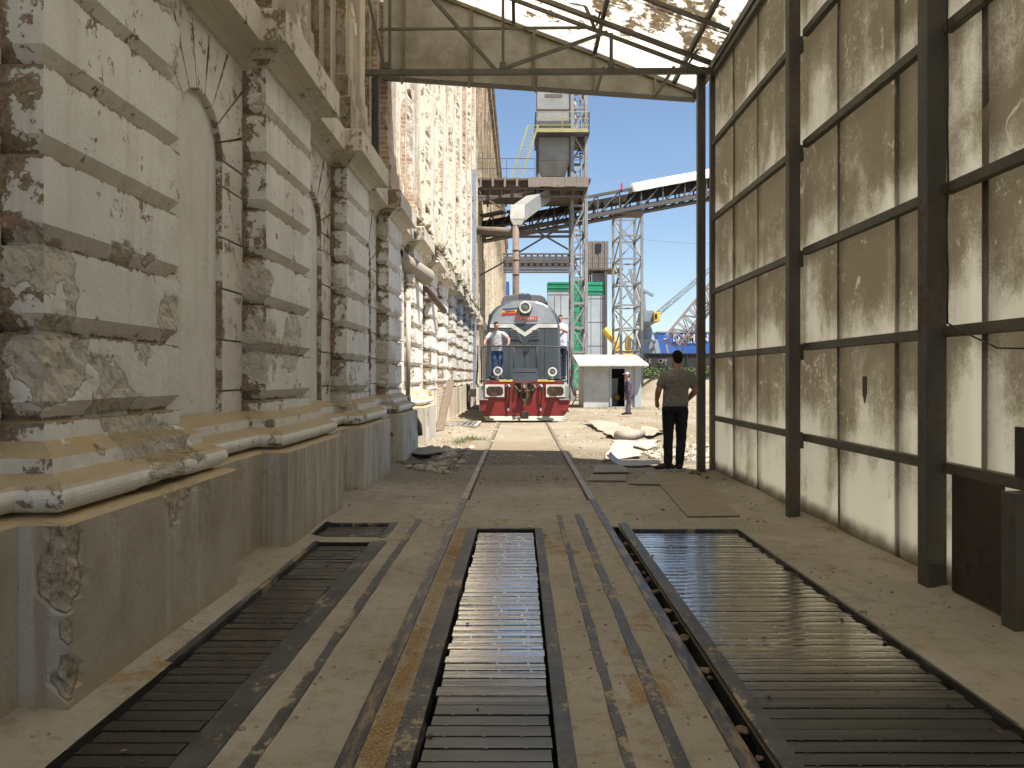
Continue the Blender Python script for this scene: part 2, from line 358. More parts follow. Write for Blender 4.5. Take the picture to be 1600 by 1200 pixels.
GIRT = [.83, 1.75, 2.72, 3.82, 4.95, 6.0]
def sheet_mat(name, roof=False):
    n = NT(name, .7)
    rnd_ = n.node('ShaderNodeObjectInfo', out=5)
    P0 = n.P; P = n.P = n.node('ShaderNodeVectorMath', [P0, n.node('ShaderNodeCombineXYZ', [0.0, n.m('MULTIPLY', rnd_, .25), 0.0])], operation='ADD')
    z = n.axis(P0, 2); y = n.axis(P0, 1)
    b = n.noise(2.4, 6, .68); f = n.noise(14, 6, .72); fine = n.noise(55, 4, .7)
    if roof:
        w = n.mix(n.step(n.noise(1.5, 5, .6), .35, .7), (.85, .835, .79), (.90, .89, .86))
        lit = n.m('ADD', n.m('MULTIPLY', n.noise(3.4, 8, .76), .62), n.m('MULTIPLY', n.noise(.75, 3, .5), .38))
        lit = n.m('ADD', lit, n.m('MULTIPLY', n.m('MULTIPLY', n.step(n.axis(P0, 0), .4, 1.8), n.step(n.axis(P0, 0), 2.9, 2.5)), .035))
        litter = n.step(lit, .555, .58)
        w = n.mix(n.m('MULTIPLY', n.step(n.m('ADD', n.m('MULTIPLY', f, .5), n.m('MULTIPLY', b, .5)), .44, .66), .6), w, (.60, .52, .36))
        w = n.mix(n.m('MULTIPLY', litter, .80), w, n.mix(n.step(f, .4, .6), (.09, .065, .035), (.26, .19, .10)))
        kd, kt = w, w
        fac = .80
    else:
        # tone by height: pale strips just above every rail, darkest just below it
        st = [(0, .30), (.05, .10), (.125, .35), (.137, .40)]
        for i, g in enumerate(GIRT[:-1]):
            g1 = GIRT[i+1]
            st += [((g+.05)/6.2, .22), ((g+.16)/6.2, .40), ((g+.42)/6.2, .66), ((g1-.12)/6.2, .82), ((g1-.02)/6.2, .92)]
        tonez = n.ramp(n.m('DIVIDE', z, 6.2), sorted(st))
        strk = n.noise(1.0, 5, .65, n.sc(5, 5, .35)); blot = n.noise(1.3, 4, .6)
        d = n.m('ADD', n.m('ADD', n.m('ADD', n.m('MULTIPLY', tonez, .80), -.12), n.m('MULTIPLY', n.m('SUBTRACT', strk, .5), .5)), n.m('ADD', n.m('MULTIPLY', n.m('SUBTRACT', n.m('ADD', n.m('MULTIPLY', f, .45), n.m('MULTIPLY', fine, .55)), .5), 1.15), n.m('MULTIPLY', n.m('SUBTRACT', blot, .5), 1.35)))
        d = n.m('ADD', d, n.m('MULTIPLY', n.m('SUBTRACT', rnd_, .5), .10))
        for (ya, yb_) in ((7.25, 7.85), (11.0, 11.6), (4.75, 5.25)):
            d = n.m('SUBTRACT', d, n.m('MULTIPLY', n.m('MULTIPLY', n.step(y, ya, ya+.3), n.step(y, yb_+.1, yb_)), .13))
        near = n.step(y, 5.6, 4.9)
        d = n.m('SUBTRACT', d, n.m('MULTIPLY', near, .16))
        dm = n.step(d, -.07, .47)
        w = n.mix(dm, (.70, .685, .62), (.315, .278, .212))
        dk = n.step(n.m('ADD', d, n.m('MULTIPLY', n.m('SUBTRACT', n.noise(1.0, 4, .6, n.sc(9, 9, .25)), .5), 1.7)), .80, 1.10)
        w = n.mix(n.m('MULTIPLY', dk, .7), w, (.13, .10, .065))
        # scuffs where shovels and sacks rubbed the dirt off
        sw = n.noise(2.8, 5, .6, dist=2.6)
        sc = n.m('MULTIPLY', n.step(n.noise(1.9, 5, .65), .47, .60), n.step(n.m('ADD', f, n.m('MULTIPLY', n.noise(46, 3, .75, n.sc(1, 1.6, .8)), .6)), .86, .95))
        w = n.mix(n.m('MULTIPLY', sc, .9), w, (.72, .70, .62))
        vd = n.voro(.55, vec=n.node('ShaderNodeVectorMath', [P, n.node('ShaderNodeTexNoise', {'Vector': P, 'Scale': 3.0, 'Detail': 3}, out=1)], operation='ADD'))
        arc = n.m('MULTIPLY', n.step(n.m('ABSOLUTE', n.m('SUBTRACT', n.m('FRACT', n.m('MULTIPLY', vd, 3.0)), .5)), .06, .02), n.step(n.m('ADD', blot, n.m('MULTIPLY', f, .4)), .76, .84))
        w = n.mix(n.m('MULTIPLY', arc, .7), w, (.70, .68, .60))
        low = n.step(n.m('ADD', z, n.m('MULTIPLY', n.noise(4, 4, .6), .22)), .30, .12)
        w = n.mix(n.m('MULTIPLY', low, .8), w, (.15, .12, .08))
        kd, kt = w, n.mix(.45, w, n.mix(1.0, n.mix(.35, w, (.85, .83, .75)), (1.0, .965, .89), 'MULTIPLY'))
        fac = .64
    d1 = n.node('ShaderNodeBsdfDiffuse', {'Color': kd}); t1 = n.node('ShaderNodeBsdfTranslucent', {'Color': kt})
    bp = n.node('ShaderNodeBump', {'Height': f, 'Distance': .004}); 
    n.t.links.new(bp, d1.node.inputs['Normal'])
    mx = n.node('ShaderNodeMixShader', {0: fac, 1: d1, 2: t1})
    n.t.links.new(mx, n.out.inputs['Surface'])
    return n.mat
M['wall_sheet'] = sheet_mat('dirty_translucent_sheet')
M['roof_sheet'] = sheet_mat('bright_roof_sheet', True)
def gable_mat():
    n = NT('gable_sheet', .75)
    b = n.noise(1.6, 6, .68); f = n.noise(12, 6, .7)
    w = n.mix(n.step(n.m('ADD', n.m('MULTIPLY', b, .7), n.m('MULTIPLY', f, .3)), .36, .62), (.52, .49, .42), (.35, .32, .255))
    sc = n.step(n.noise(2.2, 6, .7, dist=1.2), .63, .68)
    w = n.mix(n.m('MULTIPLY', sc, .6), w, (.6, .57, .46))
    d1 = n.node('ShaderNodeBsdfDiffuse', {'Color': w}); t1 = n.node('ShaderNodeBsdfTranslucent', {'Color': w})
    n.t.links.new(n.node('ShaderNodeMixShader', {0: .45, 1: d1, 2: t1}), n.out.inputs['Surface'])
    return n.mat
M['gable'] = gable_mat()
M['frame'] = paint('dark_frame_paint', (.082, .078, .060), .6, .0, .3, .45, 2.5, (.085, .05, .03), (.17, .14, .09))
M['column'] = paint('grey_column_paint', (.060, .059, .052), .55, .0, .42, .32, 2.0, (.08, .05, .032), (.17, .145, .10))
M['rust'] = paint('rusty_steel', (.11, .065, .045), .8, .2, .5, .25, 4)
M['rustpipe'] = paint('red_brown_pipe', (.125, .088, .074), .7, .0, .35, .25, 1.5)
M['plate'] = paint('floor_plate', (.17, .14, .10), .7, .2, .3, .55, 2.2, (.10, .065, .04), (.30, .24, .155))
M['panel'] = paint('brown_panel', (.040, .029, .022), .7, .1, .3, .08, 2.0, (.028, .018, .013))
M['galv'] = paint('galvanised', (.27, .275, .28), .5, .3, .22, .2, 1.2, (.20, .15, .11))
M['galv_dark'] = paint('weathered_steelwork', (.095, .092, .095), .6, .2, .35, .2, 1.0, (.11, .075, .055))
M['steel_brown'] = paint('brown_steelwork', (.115, .095, .085), .7, .1, .35, .2, 1.0)
M['bin'] = paint('bin_grey', (.27, .28, .28), .5, .1, .15, .2, .8)
M['yellow'] = paint('yellow_paint', (.34, .31, .15), .6, 0, .2, .2, 1.5)
M['crane_yellow'] = paint('crane_yellow', (.62, .40, .05), .5, 0, .15, .1, .6)
M['white'] = paint('white_sheet', (.55, .54, .51), .6, 0, .06, .1, 1.0)
M['hut'] = paint('hut_cladding', (.44, .445, .43), .5, 0, .05, .15, 1.0)
M['hut_side'] = paint('hut_side', (.42, .38, .33), .6, 0, .1, .2, 1.0)
M['dark'] = paint('dark_interior', (.012, .014, .017), .6, 0, .05, .05)
M['green'] = paint('green_cladding', (.02, .25, .14), .5, 0, .03, .05, .4)
M['clad'] = paint('white_cladding', (.33, .37, .41), .5, 0, .02, .05, .2)
M['blue'] = paint('blue_cladding', (.03, .10, .34), .5, 0, .03, .04, .2)
M['wood'] = paint('grey_boards', (.21, .18, .16), .85, 0, .35, .15, .8, (.11, .08, .06))
M['plank'] = paint('brown_plank', (.075, .048, .038), .8, 0, .3, .2, 5)
M['belt'] = paint('rubber_belt', (.27, .245, .215), .85, 0, .2, .4, 2)
M['slab'] = paint('pale_slab', (.27, .245, .205), .9, 0, .1, .3, 2.5, (.3, .24, .16), (.5, .44, .34))
M['grey_sheet'] = paint('grey_scrap_sheet', (.26, .26, .255), .6, .2, .2, .25, 3)
M['crane_grey'] = paint('crane_grey', (.22, .26, .31), .6, 0, .15, .1, .3)
M['pink_steel'] = paint('faded_lattice', (.26, .225, .225), .6, 0, .2, .1, .5)
M['wagon'] = paint('black_wagon', (.018, .018, .020), .7, 0, .1, .1, .5)
M['pipe'] = paint('concrete_pipe', (.27, .235, .195), .8, 0, .25, .2, 3)
M['pipe_white'] = paint('white_downpipe', (.40, .38, .34), .7, 0, .2, .2, 3)
M['post_blue'] = paint('bluish_post', (.26, .30, .36), .6, .1, .4, .15, 1.4)
M['loco_red'] = paint('loco_red', (.165, .009, .010), .42, 0, .10, .14, 2.2, (.16, .02, .02), (.30, .14, .1), .5)
M['loco_dark'] = paint('loco_slate', (.048, .060, .070), .38, 0, .05, .10, 1.3, (.07, .07, .07), (.2, .2, .19), .5)
M['loco_light'] = paint('loco_pale_grey', (.25, .275, .30), .38, 0, .04, .08, 1.3, (.2, .2, .2), (.4, .4, .38), .5)
M['loco_roof'] = paint('loco_roof_grey', (.10, .105, .112), .6, 0, .1, .2, 1.5)
M['loco_white'] = paint('loco_white', (.52, .51, .47), .45, 0, .04, .08, 3)
M['loco_black'] = paint('loco_black', (.016, .015, .014), .6, 0, .2, .12, 4)
M['grease'] = paint('greasy_iron', (.032, .023, .018), .5, .3, .4, .15, 6)
M['sign_red'] = paint('sign_red', (.52, .02, .03), .5, 0, .02, .03)
M['sign_blue'] = paint('sign_blue', (.02, .03, .20), .5, 0, .02, .03)
M['sign_yellow'] = paint('sign_yellow', (.72, .50, .04), .5, 0, .02, .03)
M['ink'] = paint('ink', (.015, .015, .02), .6, 0, 0, .02)
g = NT('lamp_glass', .08, 0, .6); g.col((.10, .12, .12)); M['glass'] = g.mat
g = NT('rail_steel', .45, .6, .4); g.col(g.mix(g.step(g.noise(4, 5, .7), .4, .65), (.24, .19, .135), (.38, .31, .22))); M['rail'] = g.mat
g = NT('dark_rail_head', .42, .6, .4); g.col(g.mix(g.step(g.noise(6, 5, .7, g.sc(3, .6, 1)), .45, .62), (.06, .06, .064), (.24, .18, .11))); M['rail_dark'] = g.mat
g = NT('grain', .8); g.col(g.mix(g.noise(160, 2), (.38, .235, .085), (.56, .39, .19))); M['grain'] = g.mat
g = NT('stones', .95, 0, .1); g.col(g.mix(g.step(g.noise(3.3, 4), .35, .65), (.15, .12, .085), (.42, .37, .29))); M['stones'] = g.mat
g = NT('grass', .8); g.col(g.mix(g.noise(6, 3), (.05, .08, .02), (.12, .14, .05))); M['grass'] = g.mat
g = NT('leaves', .7); g.col(g.mix(g.step(g.noise(2.2, 4), .35, .65), (.035, .065, .018), (.10, .13, .04))); M['leaves'] = g.mat
M['joint'] = paint('dirty_joint', (.20, .165, .11), .9, 0, .2, .2, 3)
M['gable_rib'] = paint('gable_rib_paint', (.17, .14, .09), .8, 0, .2, .2, 3)
M['grey_sheet2'] = paint('grey_dusty_board', (.17, .155, .13), .85, 0, .2, .4, 3, (.10, .08, .06), (.26, .22, .16))
# ================================================================== SETTING
def grid_sheet(name, xs, ys, zf, mat, skip=lambda x, y: False):
    idx = {}; b = MB(); nx, ny = len(xs), len(ys)
    for j, y in enumerate(ys):
        for i, x in enumerate(xs): b.v.append(V((x, y, zf(x, y))))
    for j in range(ny-1):
        for i in range(nx-1):
            if skip((xs[i]+xs[i+1])/2, (ys[j]+ys[j+1])/2): continue
            b.f.append([j*nx+i, j*nx+i+1, (j+1)*nx+i+1, (j+1)*nx+i]); b.mi.append(0)
    o = b.build(name, mat, smooth=True)
    return o
def fill(breaks, st):
    out = []
    for a, b in zip(breaks, breaks[1:]):
        n = max(1, round((b-a)/st)); out += [a + (b-a)*i/n for i in range(n)]
    return out + [breaks[-1]]
def ss(a, b, x):
    t = max(0, min(1, (x-a)/(b-a))); return t*t*(3-2*t)

PITS = [(-.41, .15, .5, 7.28), (-1.76, -1.30, .5, 6.72), (-1.90, -1.27, 6.98, 7.55), (1.03, 2.06, .5, 7.25), (.885, .95, .5, 7.4)]
def floor_z(x, y):
    z = .003*noise.noise(V((x*2, y*2, 0)))
    z += .07*ss(-1.80, -2.02, x)*(.6+.5*noise.noise(V((x, y*1.4, 3)))) + .06*ss(2.72, 3.0, x)*(.6+.5*noise.noise(V((x, y, 9))))
    return z
fl = grid_sheet('floor', fill([-2.75, -1.90, -1.76, -1.30, -1.27, -.41, .15, .885, .95, 1.03, 2.06, 3.15], .11),
                fill([-9, .5, 6.72, 6.98, 7.25, 7.28, 7.4, 7.55, 12.6], .13), floor_z, M['floor'],
                lambda x, y: any(a < x < b and c < y < d for a, b, c, d in PITS))
tag(fl, kind='structure')
def ground_z(x, y):
    if y < 12.55 and -2.8 < x < 3.2: return -.05
    a = .035 if abs(x-.1) > 1.05 else .006
    z = a*noise.fractal(V((x*.9, y*.9, 1)), 1, 2, 4)
    if x > 60 or y > 80 or x < -30: return -.03
    w = ss(12.6, 13.4, y)
    z += w*.10*ss(-1.35, -2.1, x)*(.6+noise.noise(V((x*2, y*1.5, 5))))
    z += w*.05*ss(2.2, 3.5, x)*noise.noise(V((x*1.2, y*1.2, 8)))
    if 47 < y < 62 and 5 < x: z += 1.5*ss(6.5, 9.5, x)*ss(47, 52, y)*ss(62, 55, y)*(.8+.4*noise.noise(V((x*.4, y*.4, 2))))
    return z*ss(12.6, 12.9, y) if -2.8 < x < 3.2 else z
gx = [-900, -300, -100, -40, -15] + fill([-6, -2.75, 3.15, 12], .16) + fill([13, 20], .8) + [26, 40, 60, 100, 250, 900]
gy = [-400, -100, -30] + [-9, -4, 0, 6] + fill([12.6, 30], .16) + fill([30.5, 64], .5) + [70, 80, 100, 140, 220, 400, 900, 2500]
gr = grid_sheet('ground', gx, gy, ground_z, M['ground'], lambda x, y: -2.75 < x < 3.15 and -9 < y < 12.6)
tag(gr, kind='structure')
for (a, b_, c, d) in PITS:                      # the walls and bottom of each grain pit
    m = MB(); dp = -.9
    m.add([(a,c,-.004),(b_,c,-.004),(b_,d,-.004),(a,d,-.004),(a,c,dp),(b_,c,dp),(b_,d,dp),(a,d,dp)], [(0,1,5,4),(1,2,6,5),(2,3,7,6),(3,0,4,7),(4,5,6,7)])
    tag(m.build('grain_pit_wall', M['pit']), kind='structure')

# ------------------------------------------------------------------ gratings over the pits
def grating(x0, x1, y0, y1, label, pitch=.1, frame=(), fm='strip_clean', tooth=.014, sm='slat'):
    t = thing('pit_grating', ((x0+x1)/2, (y0+y1)/2, 0), label, 'grating', 'steel gratings over the grain pits')
    b = MB(); y = y1 - .05; n = 9
    while y - pitch > y0:
        ya, yb = y - pitch + .011, y; xa, xb = x0 + random.uniform(.012, .03), x1 - (tooth if int(round(y/pitch)) % 2 else .012) + random.uniform(-.005, .005)
        tilt = random.uniform(-.0012, .0012); dz = random.uniform(-.0015, .0015)
        prof = []
        for i in range(n+1):
            u = i/n; prof.append((ya + (yb-ya)*u, -.018 + dz + .0022*math.sin(math.pi*u)**.7 + tilt*(u-.5)*2))
        prof += [(yb, -.05), (ya, -.05)]
        b.prism([(xa, p, z) for p, z in prof], (xb-xa, 0, 0))
        xx = xa + random.uniform(.05, .12)
        while xx < xb - .03:
            b.box(xx-.006, xx+.006, ya-.013, ya+.002, -.035, -.014); xx += .16
        y -= pitch + random.uniform(-.0025, .0025)
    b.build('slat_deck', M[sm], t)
    fr = MB()
    for (a, c, d, e, z) in frame: fr.box(a, c, d, e, -.08, z)
    if frame: fr.build('edge_frame', M[fm], t)
    br = MB()
    for xx in (x0 + .1, (x0+x1)/2, x1-.1): br.box(xx-.02, xx+.02, y0, y1-.02, -.16, -.056)
    br.build('bearer', M['pit'], t)
    return t
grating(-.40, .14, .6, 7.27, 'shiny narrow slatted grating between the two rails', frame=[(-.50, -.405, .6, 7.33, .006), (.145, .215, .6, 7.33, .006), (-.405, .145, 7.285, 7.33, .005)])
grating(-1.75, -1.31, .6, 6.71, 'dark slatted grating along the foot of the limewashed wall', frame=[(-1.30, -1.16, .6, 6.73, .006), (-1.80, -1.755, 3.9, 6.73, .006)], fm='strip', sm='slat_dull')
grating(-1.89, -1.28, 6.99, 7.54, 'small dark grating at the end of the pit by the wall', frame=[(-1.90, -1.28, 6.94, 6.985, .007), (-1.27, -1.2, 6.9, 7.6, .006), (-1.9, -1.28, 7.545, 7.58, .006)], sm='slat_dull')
grating(1.04, 2.05, .6, 7.24, 'wide slatted grating right of the track catching a bright reflection', frame=[(1.02, 2.05, 7.245, 7.29, .006), (2.055, 2.075, .6, 7.28, .005)], fm='strip', tooth=.036, sm='slat_mid_sheen')

def strip(x0, x1, y0, y1, z, label, mat='strip', name='steel_strip', cat='steel strip'):
    b = MB(); n = 120
    for i in range(n):                          # slightly uneven edges, never a ruled line
        pass
    ys = [y0 + (y1-y0)*i/n for i in range(n+1)]; vs = []; fs = []
    for y in ys:
        j = .008*noise.fractal(V((x0*9, y*2.6, 1)), .8, 2.2, 3); k = .008*noise.fractal(V((x1*9, y*2.6, 5)), .8, 2.2, 3)
        vs += [(x0+j, y, z), (x1+k, y, z), (x1+k, y, -.03), (x0+j, y, -.03)]
    for i in range(n):
        a, c = 4*i, 4*i+4
        fs += [(a, a+1, c+1, c), (a+1, a+2, c+2, c+1), (a+3, a, c, c+3)]
    fs += [(0, 3, 2, 1), (4*n, 4*n+1, 4*n+2, 4*n+3)]
    b.add(vs, fs)
    return tag(b.build(name, M[mat]), label, cat, 'steel strips let into the floor')
strip(-1.04, -.985, .6, 7.75, .007, 'dark dust-smeared strip between the wall grating and the orange channel')
strip(.385, .43, .6, 8.0, .007, 'thin patchy strip just right of the middle grating')
strip(.575, .635, .6, 8.05, .008, 'blue-grey flat strip beside the right rail')
strip(-1.93, -1.86, .6, 3.7, .010, 'short broken edge strip at the near foot of the wall')
b = MB(); b.ibeam((.99, .55, -.055), (.99, 7.4, -.055), .085, .19, .012)
tag(b.build('steel_beam', M['strip_clean'], bevel=.004), 'raised dark steel beam beside the slot of the right rail', 'steel beam')

def rail(xc, label, mat):
    t = thing('rail', (xc, 20, 0), label, 'rail', 'rails of the track')
    b = MB()
    b.box(xc-.036, xc+.036, -9, 9.0, -.12, .012); b.build('dark_head', M['rail_dark'], t, bevel=.004)
    b = MB(); b.box(xc-.036, xc+.036, 9.005, 150, -.12, .016); b.build('dusty_head', M['rail'], t, bevel=.004)
    return t
rail(-.65, 'left rail with grain heaped in its groove, running to the engine', M['rail'])
rail(.85, 'right rail beside the dark slot, running to the engine', M['rail'])
b = MB()                                        # the wheel groove beside each rail outside the shed
for x in (-.60, .80): b.box(x-.012, x+.012, 9.0, 60, -.05, .004)
tag(b.build('track_groove', M['pit']), kind='structure')

# spilled grain: drifts of kernels
rnd = random.Random(3); b = MB()
def kernel(x, y, z):
    a = rnd.uniform(0, 6.28); l, w = rnd.uniform(.0035, .0055), rnd.uniform(.002, .003); ca, sa = math.cos(a), math.sin(a)
    b.add([(x+l*ca, y+l*sa, z), (x-l*ca, y-l*sa, z), (x-w*sa, y+w*ca, z+.001), (x+w*sa, y-w*ca, z+.001), (x, y, z+w), (x, y, z-w)],
          [(0,2,4),(2,1,4),(1,3,4),(3,0,4),(2,0,5),(1,2,5),(3,1,5),(0,3,5)])
for i in range(5000):
    y = 1.8 + 5.5*rnd.random()**1.4; kernel(-.555 + rnd.gauss(0, .035), y, rnd.uniform(.003, .012))
for i in range(4200):
    cx = rnd.choice([-.47, .25, .34, .5, .72, -.85, -1.95, 2.2, -1.12, .93, .76]); y = 1.9 + 6*rnd.random()**1.3
    if noise.noise(V((cx*3, y*1.6, 2))) < .0: continue
    x = cx + rnd.gauss(0, .05)
    if any(a < x < c and d < y < e for a, c, d, e in PITS): continue
    kernel(x, y, .010)
tag(b.build('spilled_grain', M['grain']), 'orange grain kernels spilled along the rail and strips', 'grain', kind='stuff')
b = MB()
for i in range(16):                             # clumps caught in the slot beside the right rail
    y = 1.9 + 4.9*(i+rnd.random())/16; b.rock((.918, y, -.012), rnd.uniform(.018, .038), rnd)
for i in range(22):                             # more of them lie on the slats and against the frames
    x0_, x1_ = rnd.choice([(-1.74, -1.33), (-1.74, -1.66), (-.38, .12), (-.38, -.3), (1.06, 2.0), (1.9, 2.03)]); b.rock((rnd.uniform(x0_, x1_), rnd.uniform(2.7, 6.4), -.010), rnd.uniform(.006, .015), rnd)
tag(b.build('grain_clumps', M['rust']), 'clumps of wet grain caught in the slot and on the gratings', 'grain', kind='stuff')

# ------------------------------------------------------------------ the old silo building on the left
XF, XR, PW, STEP, Y0 = -2.20, -2.41, 1.42, 3.115, 3.55
KS = list(range(-3, 12))
silo = thing('grain_silo', (-10, 60, 0), 'tall limewashed brick silo with rusticated piers along the track', 'building')
def yk(k): return Y0 + STEP*k, Y0 + STEP*k + PW
DMG = [((-2.2, 3.62, 1.60), .30, 1.0), ((-2.2, 4.2, 1.36), .28, .75), ((-2.2, 3.6, 1.95), .22, .8), ((-2.2, 4.9, 1.85), .18, .8), ((-2.1, 4.4, .95), .35, .6),
       ((-1.93, 3.28, .15), .10, 1), ((-1.93, 3.28, .36), .08, 1), ((-1.93, 3.28, .55), .09, 1), ((-1.93, 3.28, .74), .10, 1), ((-2.2, 6.75, 1.75), .28, 1.0), ((-2.2, 7.4, 1.72), .3, .7), ((-2.3, 6.7, 2.3), .2, .7), ((-2.2, 9.9, 1.15), .3, .9),
       ((-2.2, 10.0, 2.95), .2, .9), ((-2.3, 13.1, 1.6), .5, .7), ((-2.1, 14.3, .7), .4, .7)]
def damage(p, k, extra=0.0):
    v = noise.fractal(p*1.7, 1.0, 2.0, 4)*.85 + extra
    v = ss(.42, .72, v)
    for c, r, s in DMG:
        q = (p - V(c)).length/r
        if q > 2.2: continue
        q += .95*noise.fractal(p*3.2, .9, 2.1, 5)
        v = max(v, s*ss(1.15, .7, q))
    return v
def skin(name, rings, mat, parent, k0=None, extra=0.0, edge=None, amp=.028, grime=None):
    """rings: list (top to bottom) of equally long point lists; erodes the surface and stores the damage"""
    nr, nc = len(rings), len(rings[0]); vs = [V(p) for rg in rings for p in rg]; b = MB()
    nrm = [V((0, 0, 0)) for _ in vs]
    for i in range(nr-1):
        for j in range(nc-1):
            q = [i*nc+j, (i+1)*nc+j, (i+1)*nc+j+1, i*nc+j+1]
            b.f.append(q); b.mi.append(0)
            n_ = (vs[q[2]]-vs[q[0]]).cross(vs[q[3]]-vs[q[1]])
            for a in q: nrm[a] += n_
    at_ = []; gm_ = []
    for i, p in enumerate(vs):
        ex = extra(p) if callable(extra) else extra
        if edge: ex += edge(i // nc, i % nc, p)
        d = damage(p, k0, ex); at_.append(d)
        gm_.append(grime(i // nc, i % nc, p) if grime else 0.0)
        n_ = nrm[i].normalized() if nrm[i].length > 0 else V((1, 0, 0))
        rough = abs(noise.fractal(p*9, .8, 2.1, 4))
        b.v.append(p - n_*(d*(.006 + amp*rough) + .0022*noise.noise(p*6)))
    o = b.build(name, mat, parent, smooth=False, attr=at_)
    if grime:
        a = o.data.attributes.new('grm', 'FLOAT', 'POINT'); a.data.foreach_set('value', gm_)
    return o
def resample(prof, st):
    out = [prof[0]]
    for a, c in zip(prof, prof[1:]):
        L = math.hypot(c[0]-a[0], c[1]-a[1]); n = max(1, math.ceil(L/st))
        out += [(a[0]+(c[0]-a[0])*i/n, a[1]+(c[1]-a[1])*i/n) for i in range(1, n+1)]
    return out
def lerp_pts(a, c, n): return [(a[0]+(c[0]-a[0])*i/n, a[1]+(c[1]-a[1])*i/n) for i in range(n)]
ROW = [1.33 + .415*i for i in range(7)]
for k in KS:
    if k < -1: continue
    y0, y1 = yk(k); st = .028 if k < 3 else .05
    prof = [(0, 4.12)]
    for zb in reversed(ROW): prof += [(0, zb), (-.064, zb-.084), (-.060, zb-.092), (0, zb-.097)]
    prof += [(0, 1.13)]
    prof = resample(prof, st if k < 3 else .06)
    n1, n2 = max(3, round(.21/st)), round(PW/st); rings = []
    for o, z in prof:
        pl = lerp_pts((XR-.02, y0-o), (XF+o, y0-o), n1) + lerp_pts((XF+o, y0-o), (XF+o, y1+o), n2) + lerp_pts((XF+o, y1+o), (XR-.02, y1+o), n1) + [(XR-.02, y1+o)]
        rings.append([(x, y, z) for x, y in pl])
    def ed(i, j, p, y0=y0, y1=y1, rows=ROW):
        e = math.exp(-abs(p.y-y0)/.05)*.20 + math.exp(-abs(p.y-y1)/.05)*.12
        dz = min(abs(p.z-zb) for zb in rows); e += math.exp(-dz/.035)*.24
        return e
    ex = -.12 if k < 3 else .02
    def gr_(i, j, p, rows=ROW):
        g_ = max(0, 1-(p.x-XR)/.07) if p.x < XF-.06 else 0
        dz = min(abs(p.z-(zb-.092)) for zb in rows)
        return min(1, g_ + (.75 if dz < .014 else 0))
    skin('pier', rings, M['plaster'], silo, k, ex, ed, grime=gr_)
def full_ring(o, ks, st):
    pts = []
    for k in ks:
        y0, y1 = yk(k); yn = yk(k+1)[0]
        s_ = st if k < 4 else st*1.7
        pts += lerp_pts((XR+o, y0-o), (XF+o, y0-o), 4) + lerp_pts((XF+o, y0-o), (XF+o, y1+o), round(PW/s_)) + lerp_pts((XF+o, y1+o), (XR+o, y1+o), 4) + lerp_pts((XR+o, y1+o), (XR+o, yn-o), round(1.2/s_))
    return pts
def course(name, prof, mat, st, pst, extra, amp=.03, ks=KS):
    prof = resample(prof, pst)
    return skin(name, [[(x, y, z) for x, y in full_ring(o, ks, st)] for o, z in prof], mat, silo, None, extra, None, amp)
tor = [(.155+.072*math.cos(R(a)), .918+.070*math.sin(R(a))) for a in range(80, -96, -16)]
far_worse = lambda p: .25*ss(12, 18, p.y)
course('base_moulding', [(-.02, 1.16), (.0, 1.15), (.085, 1.085), (.10, 1.08), (.10, 1.012), (.15, .992)] + tor + [(.10, .84)], M['plaster'], .04, .04, lambda p: -.05+.3*ss(12, 17, p.y), .05, ks=KS[:8])
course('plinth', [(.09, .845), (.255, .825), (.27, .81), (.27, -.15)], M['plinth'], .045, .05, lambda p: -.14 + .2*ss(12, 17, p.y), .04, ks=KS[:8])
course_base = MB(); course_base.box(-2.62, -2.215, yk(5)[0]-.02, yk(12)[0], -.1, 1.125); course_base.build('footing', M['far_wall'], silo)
course('cornice', [(-.15, 4.60), (.08, 4.585), (.235, 4.53), (.245, 4.51), (.245, 4.255), (.145, 4.238), (.14, 4.222), (.125, 4.222), (.06, 4.18), (.025, 4.135), (.0, 4.125), (.0, 4.10)], M['cornice'], .05, .05, lambda p: -.08 + .30*ss(12, 18, p.y), .06)
# blind arched niches between the piers, each framed by jamb blocks and voussoirs
for k in KS[1:-1]:
    ya, yb = yk(k)[1] - .02, yk(k+1)[0] + .02; c = (ya+yb)/2; r = .41; zs, zt = 3.2, 4.13; b = MB(); g = .006
    zz = [1.0] + ROW[:5] + [zs]
    for (u, w) in ((ya, c-r), (c+r, yb)):
        for a, e in zip(zz, zz[1:]):
            if e - a < .03: continue
            b.box(-2.60, XR + random.uniform(-.004, .004), u, w, a+g, e-g)
    nvs = 9; hw, hh = (yb-ya)/2, zt-zs
    def outer(a):
        ca, sa = math.cos(a), math.sin(a)
        t = min(hw/abs(ca) if abs(ca) > 1e-6 else 9, hh/sa if sa > 1e-6 else 9); return (t*ca, t*sa)
    ca_ = math.atan2(hh, hw)
    for i in range(nvs):
        a0, a1 = math.pi*i/nvs + .012, math.pi*(i+1)/nvs - .012
        poly = [(r*math.cos(a0+(a1-a0)*q/4), r*math.sin(a0+(a1-a0)*q/4)) for q in range(5)]
        out = [outer(a1)]
        for cc in (math.pi-ca_, ca_):
            if a0 < cc < a1: out.append((hw*math.copysign(1, math.cos(cc)), hh))
        out.append(outer(a0))
        P_ = [(-2.60, c+u, zs+v) for u, v in poly + out]
        b.prism(P_, (.19+random.uniform(-.004, .004), 0, 0))
    b.build('niche_surround', M['jamb'], silo, bevel=.007, fix=True)
    p = MB(); p.box(-2.72, -2.465, ya-.3, yb+.3, .9, 4.3); p.build('niche_panel', M['plaster_clean'], silo)
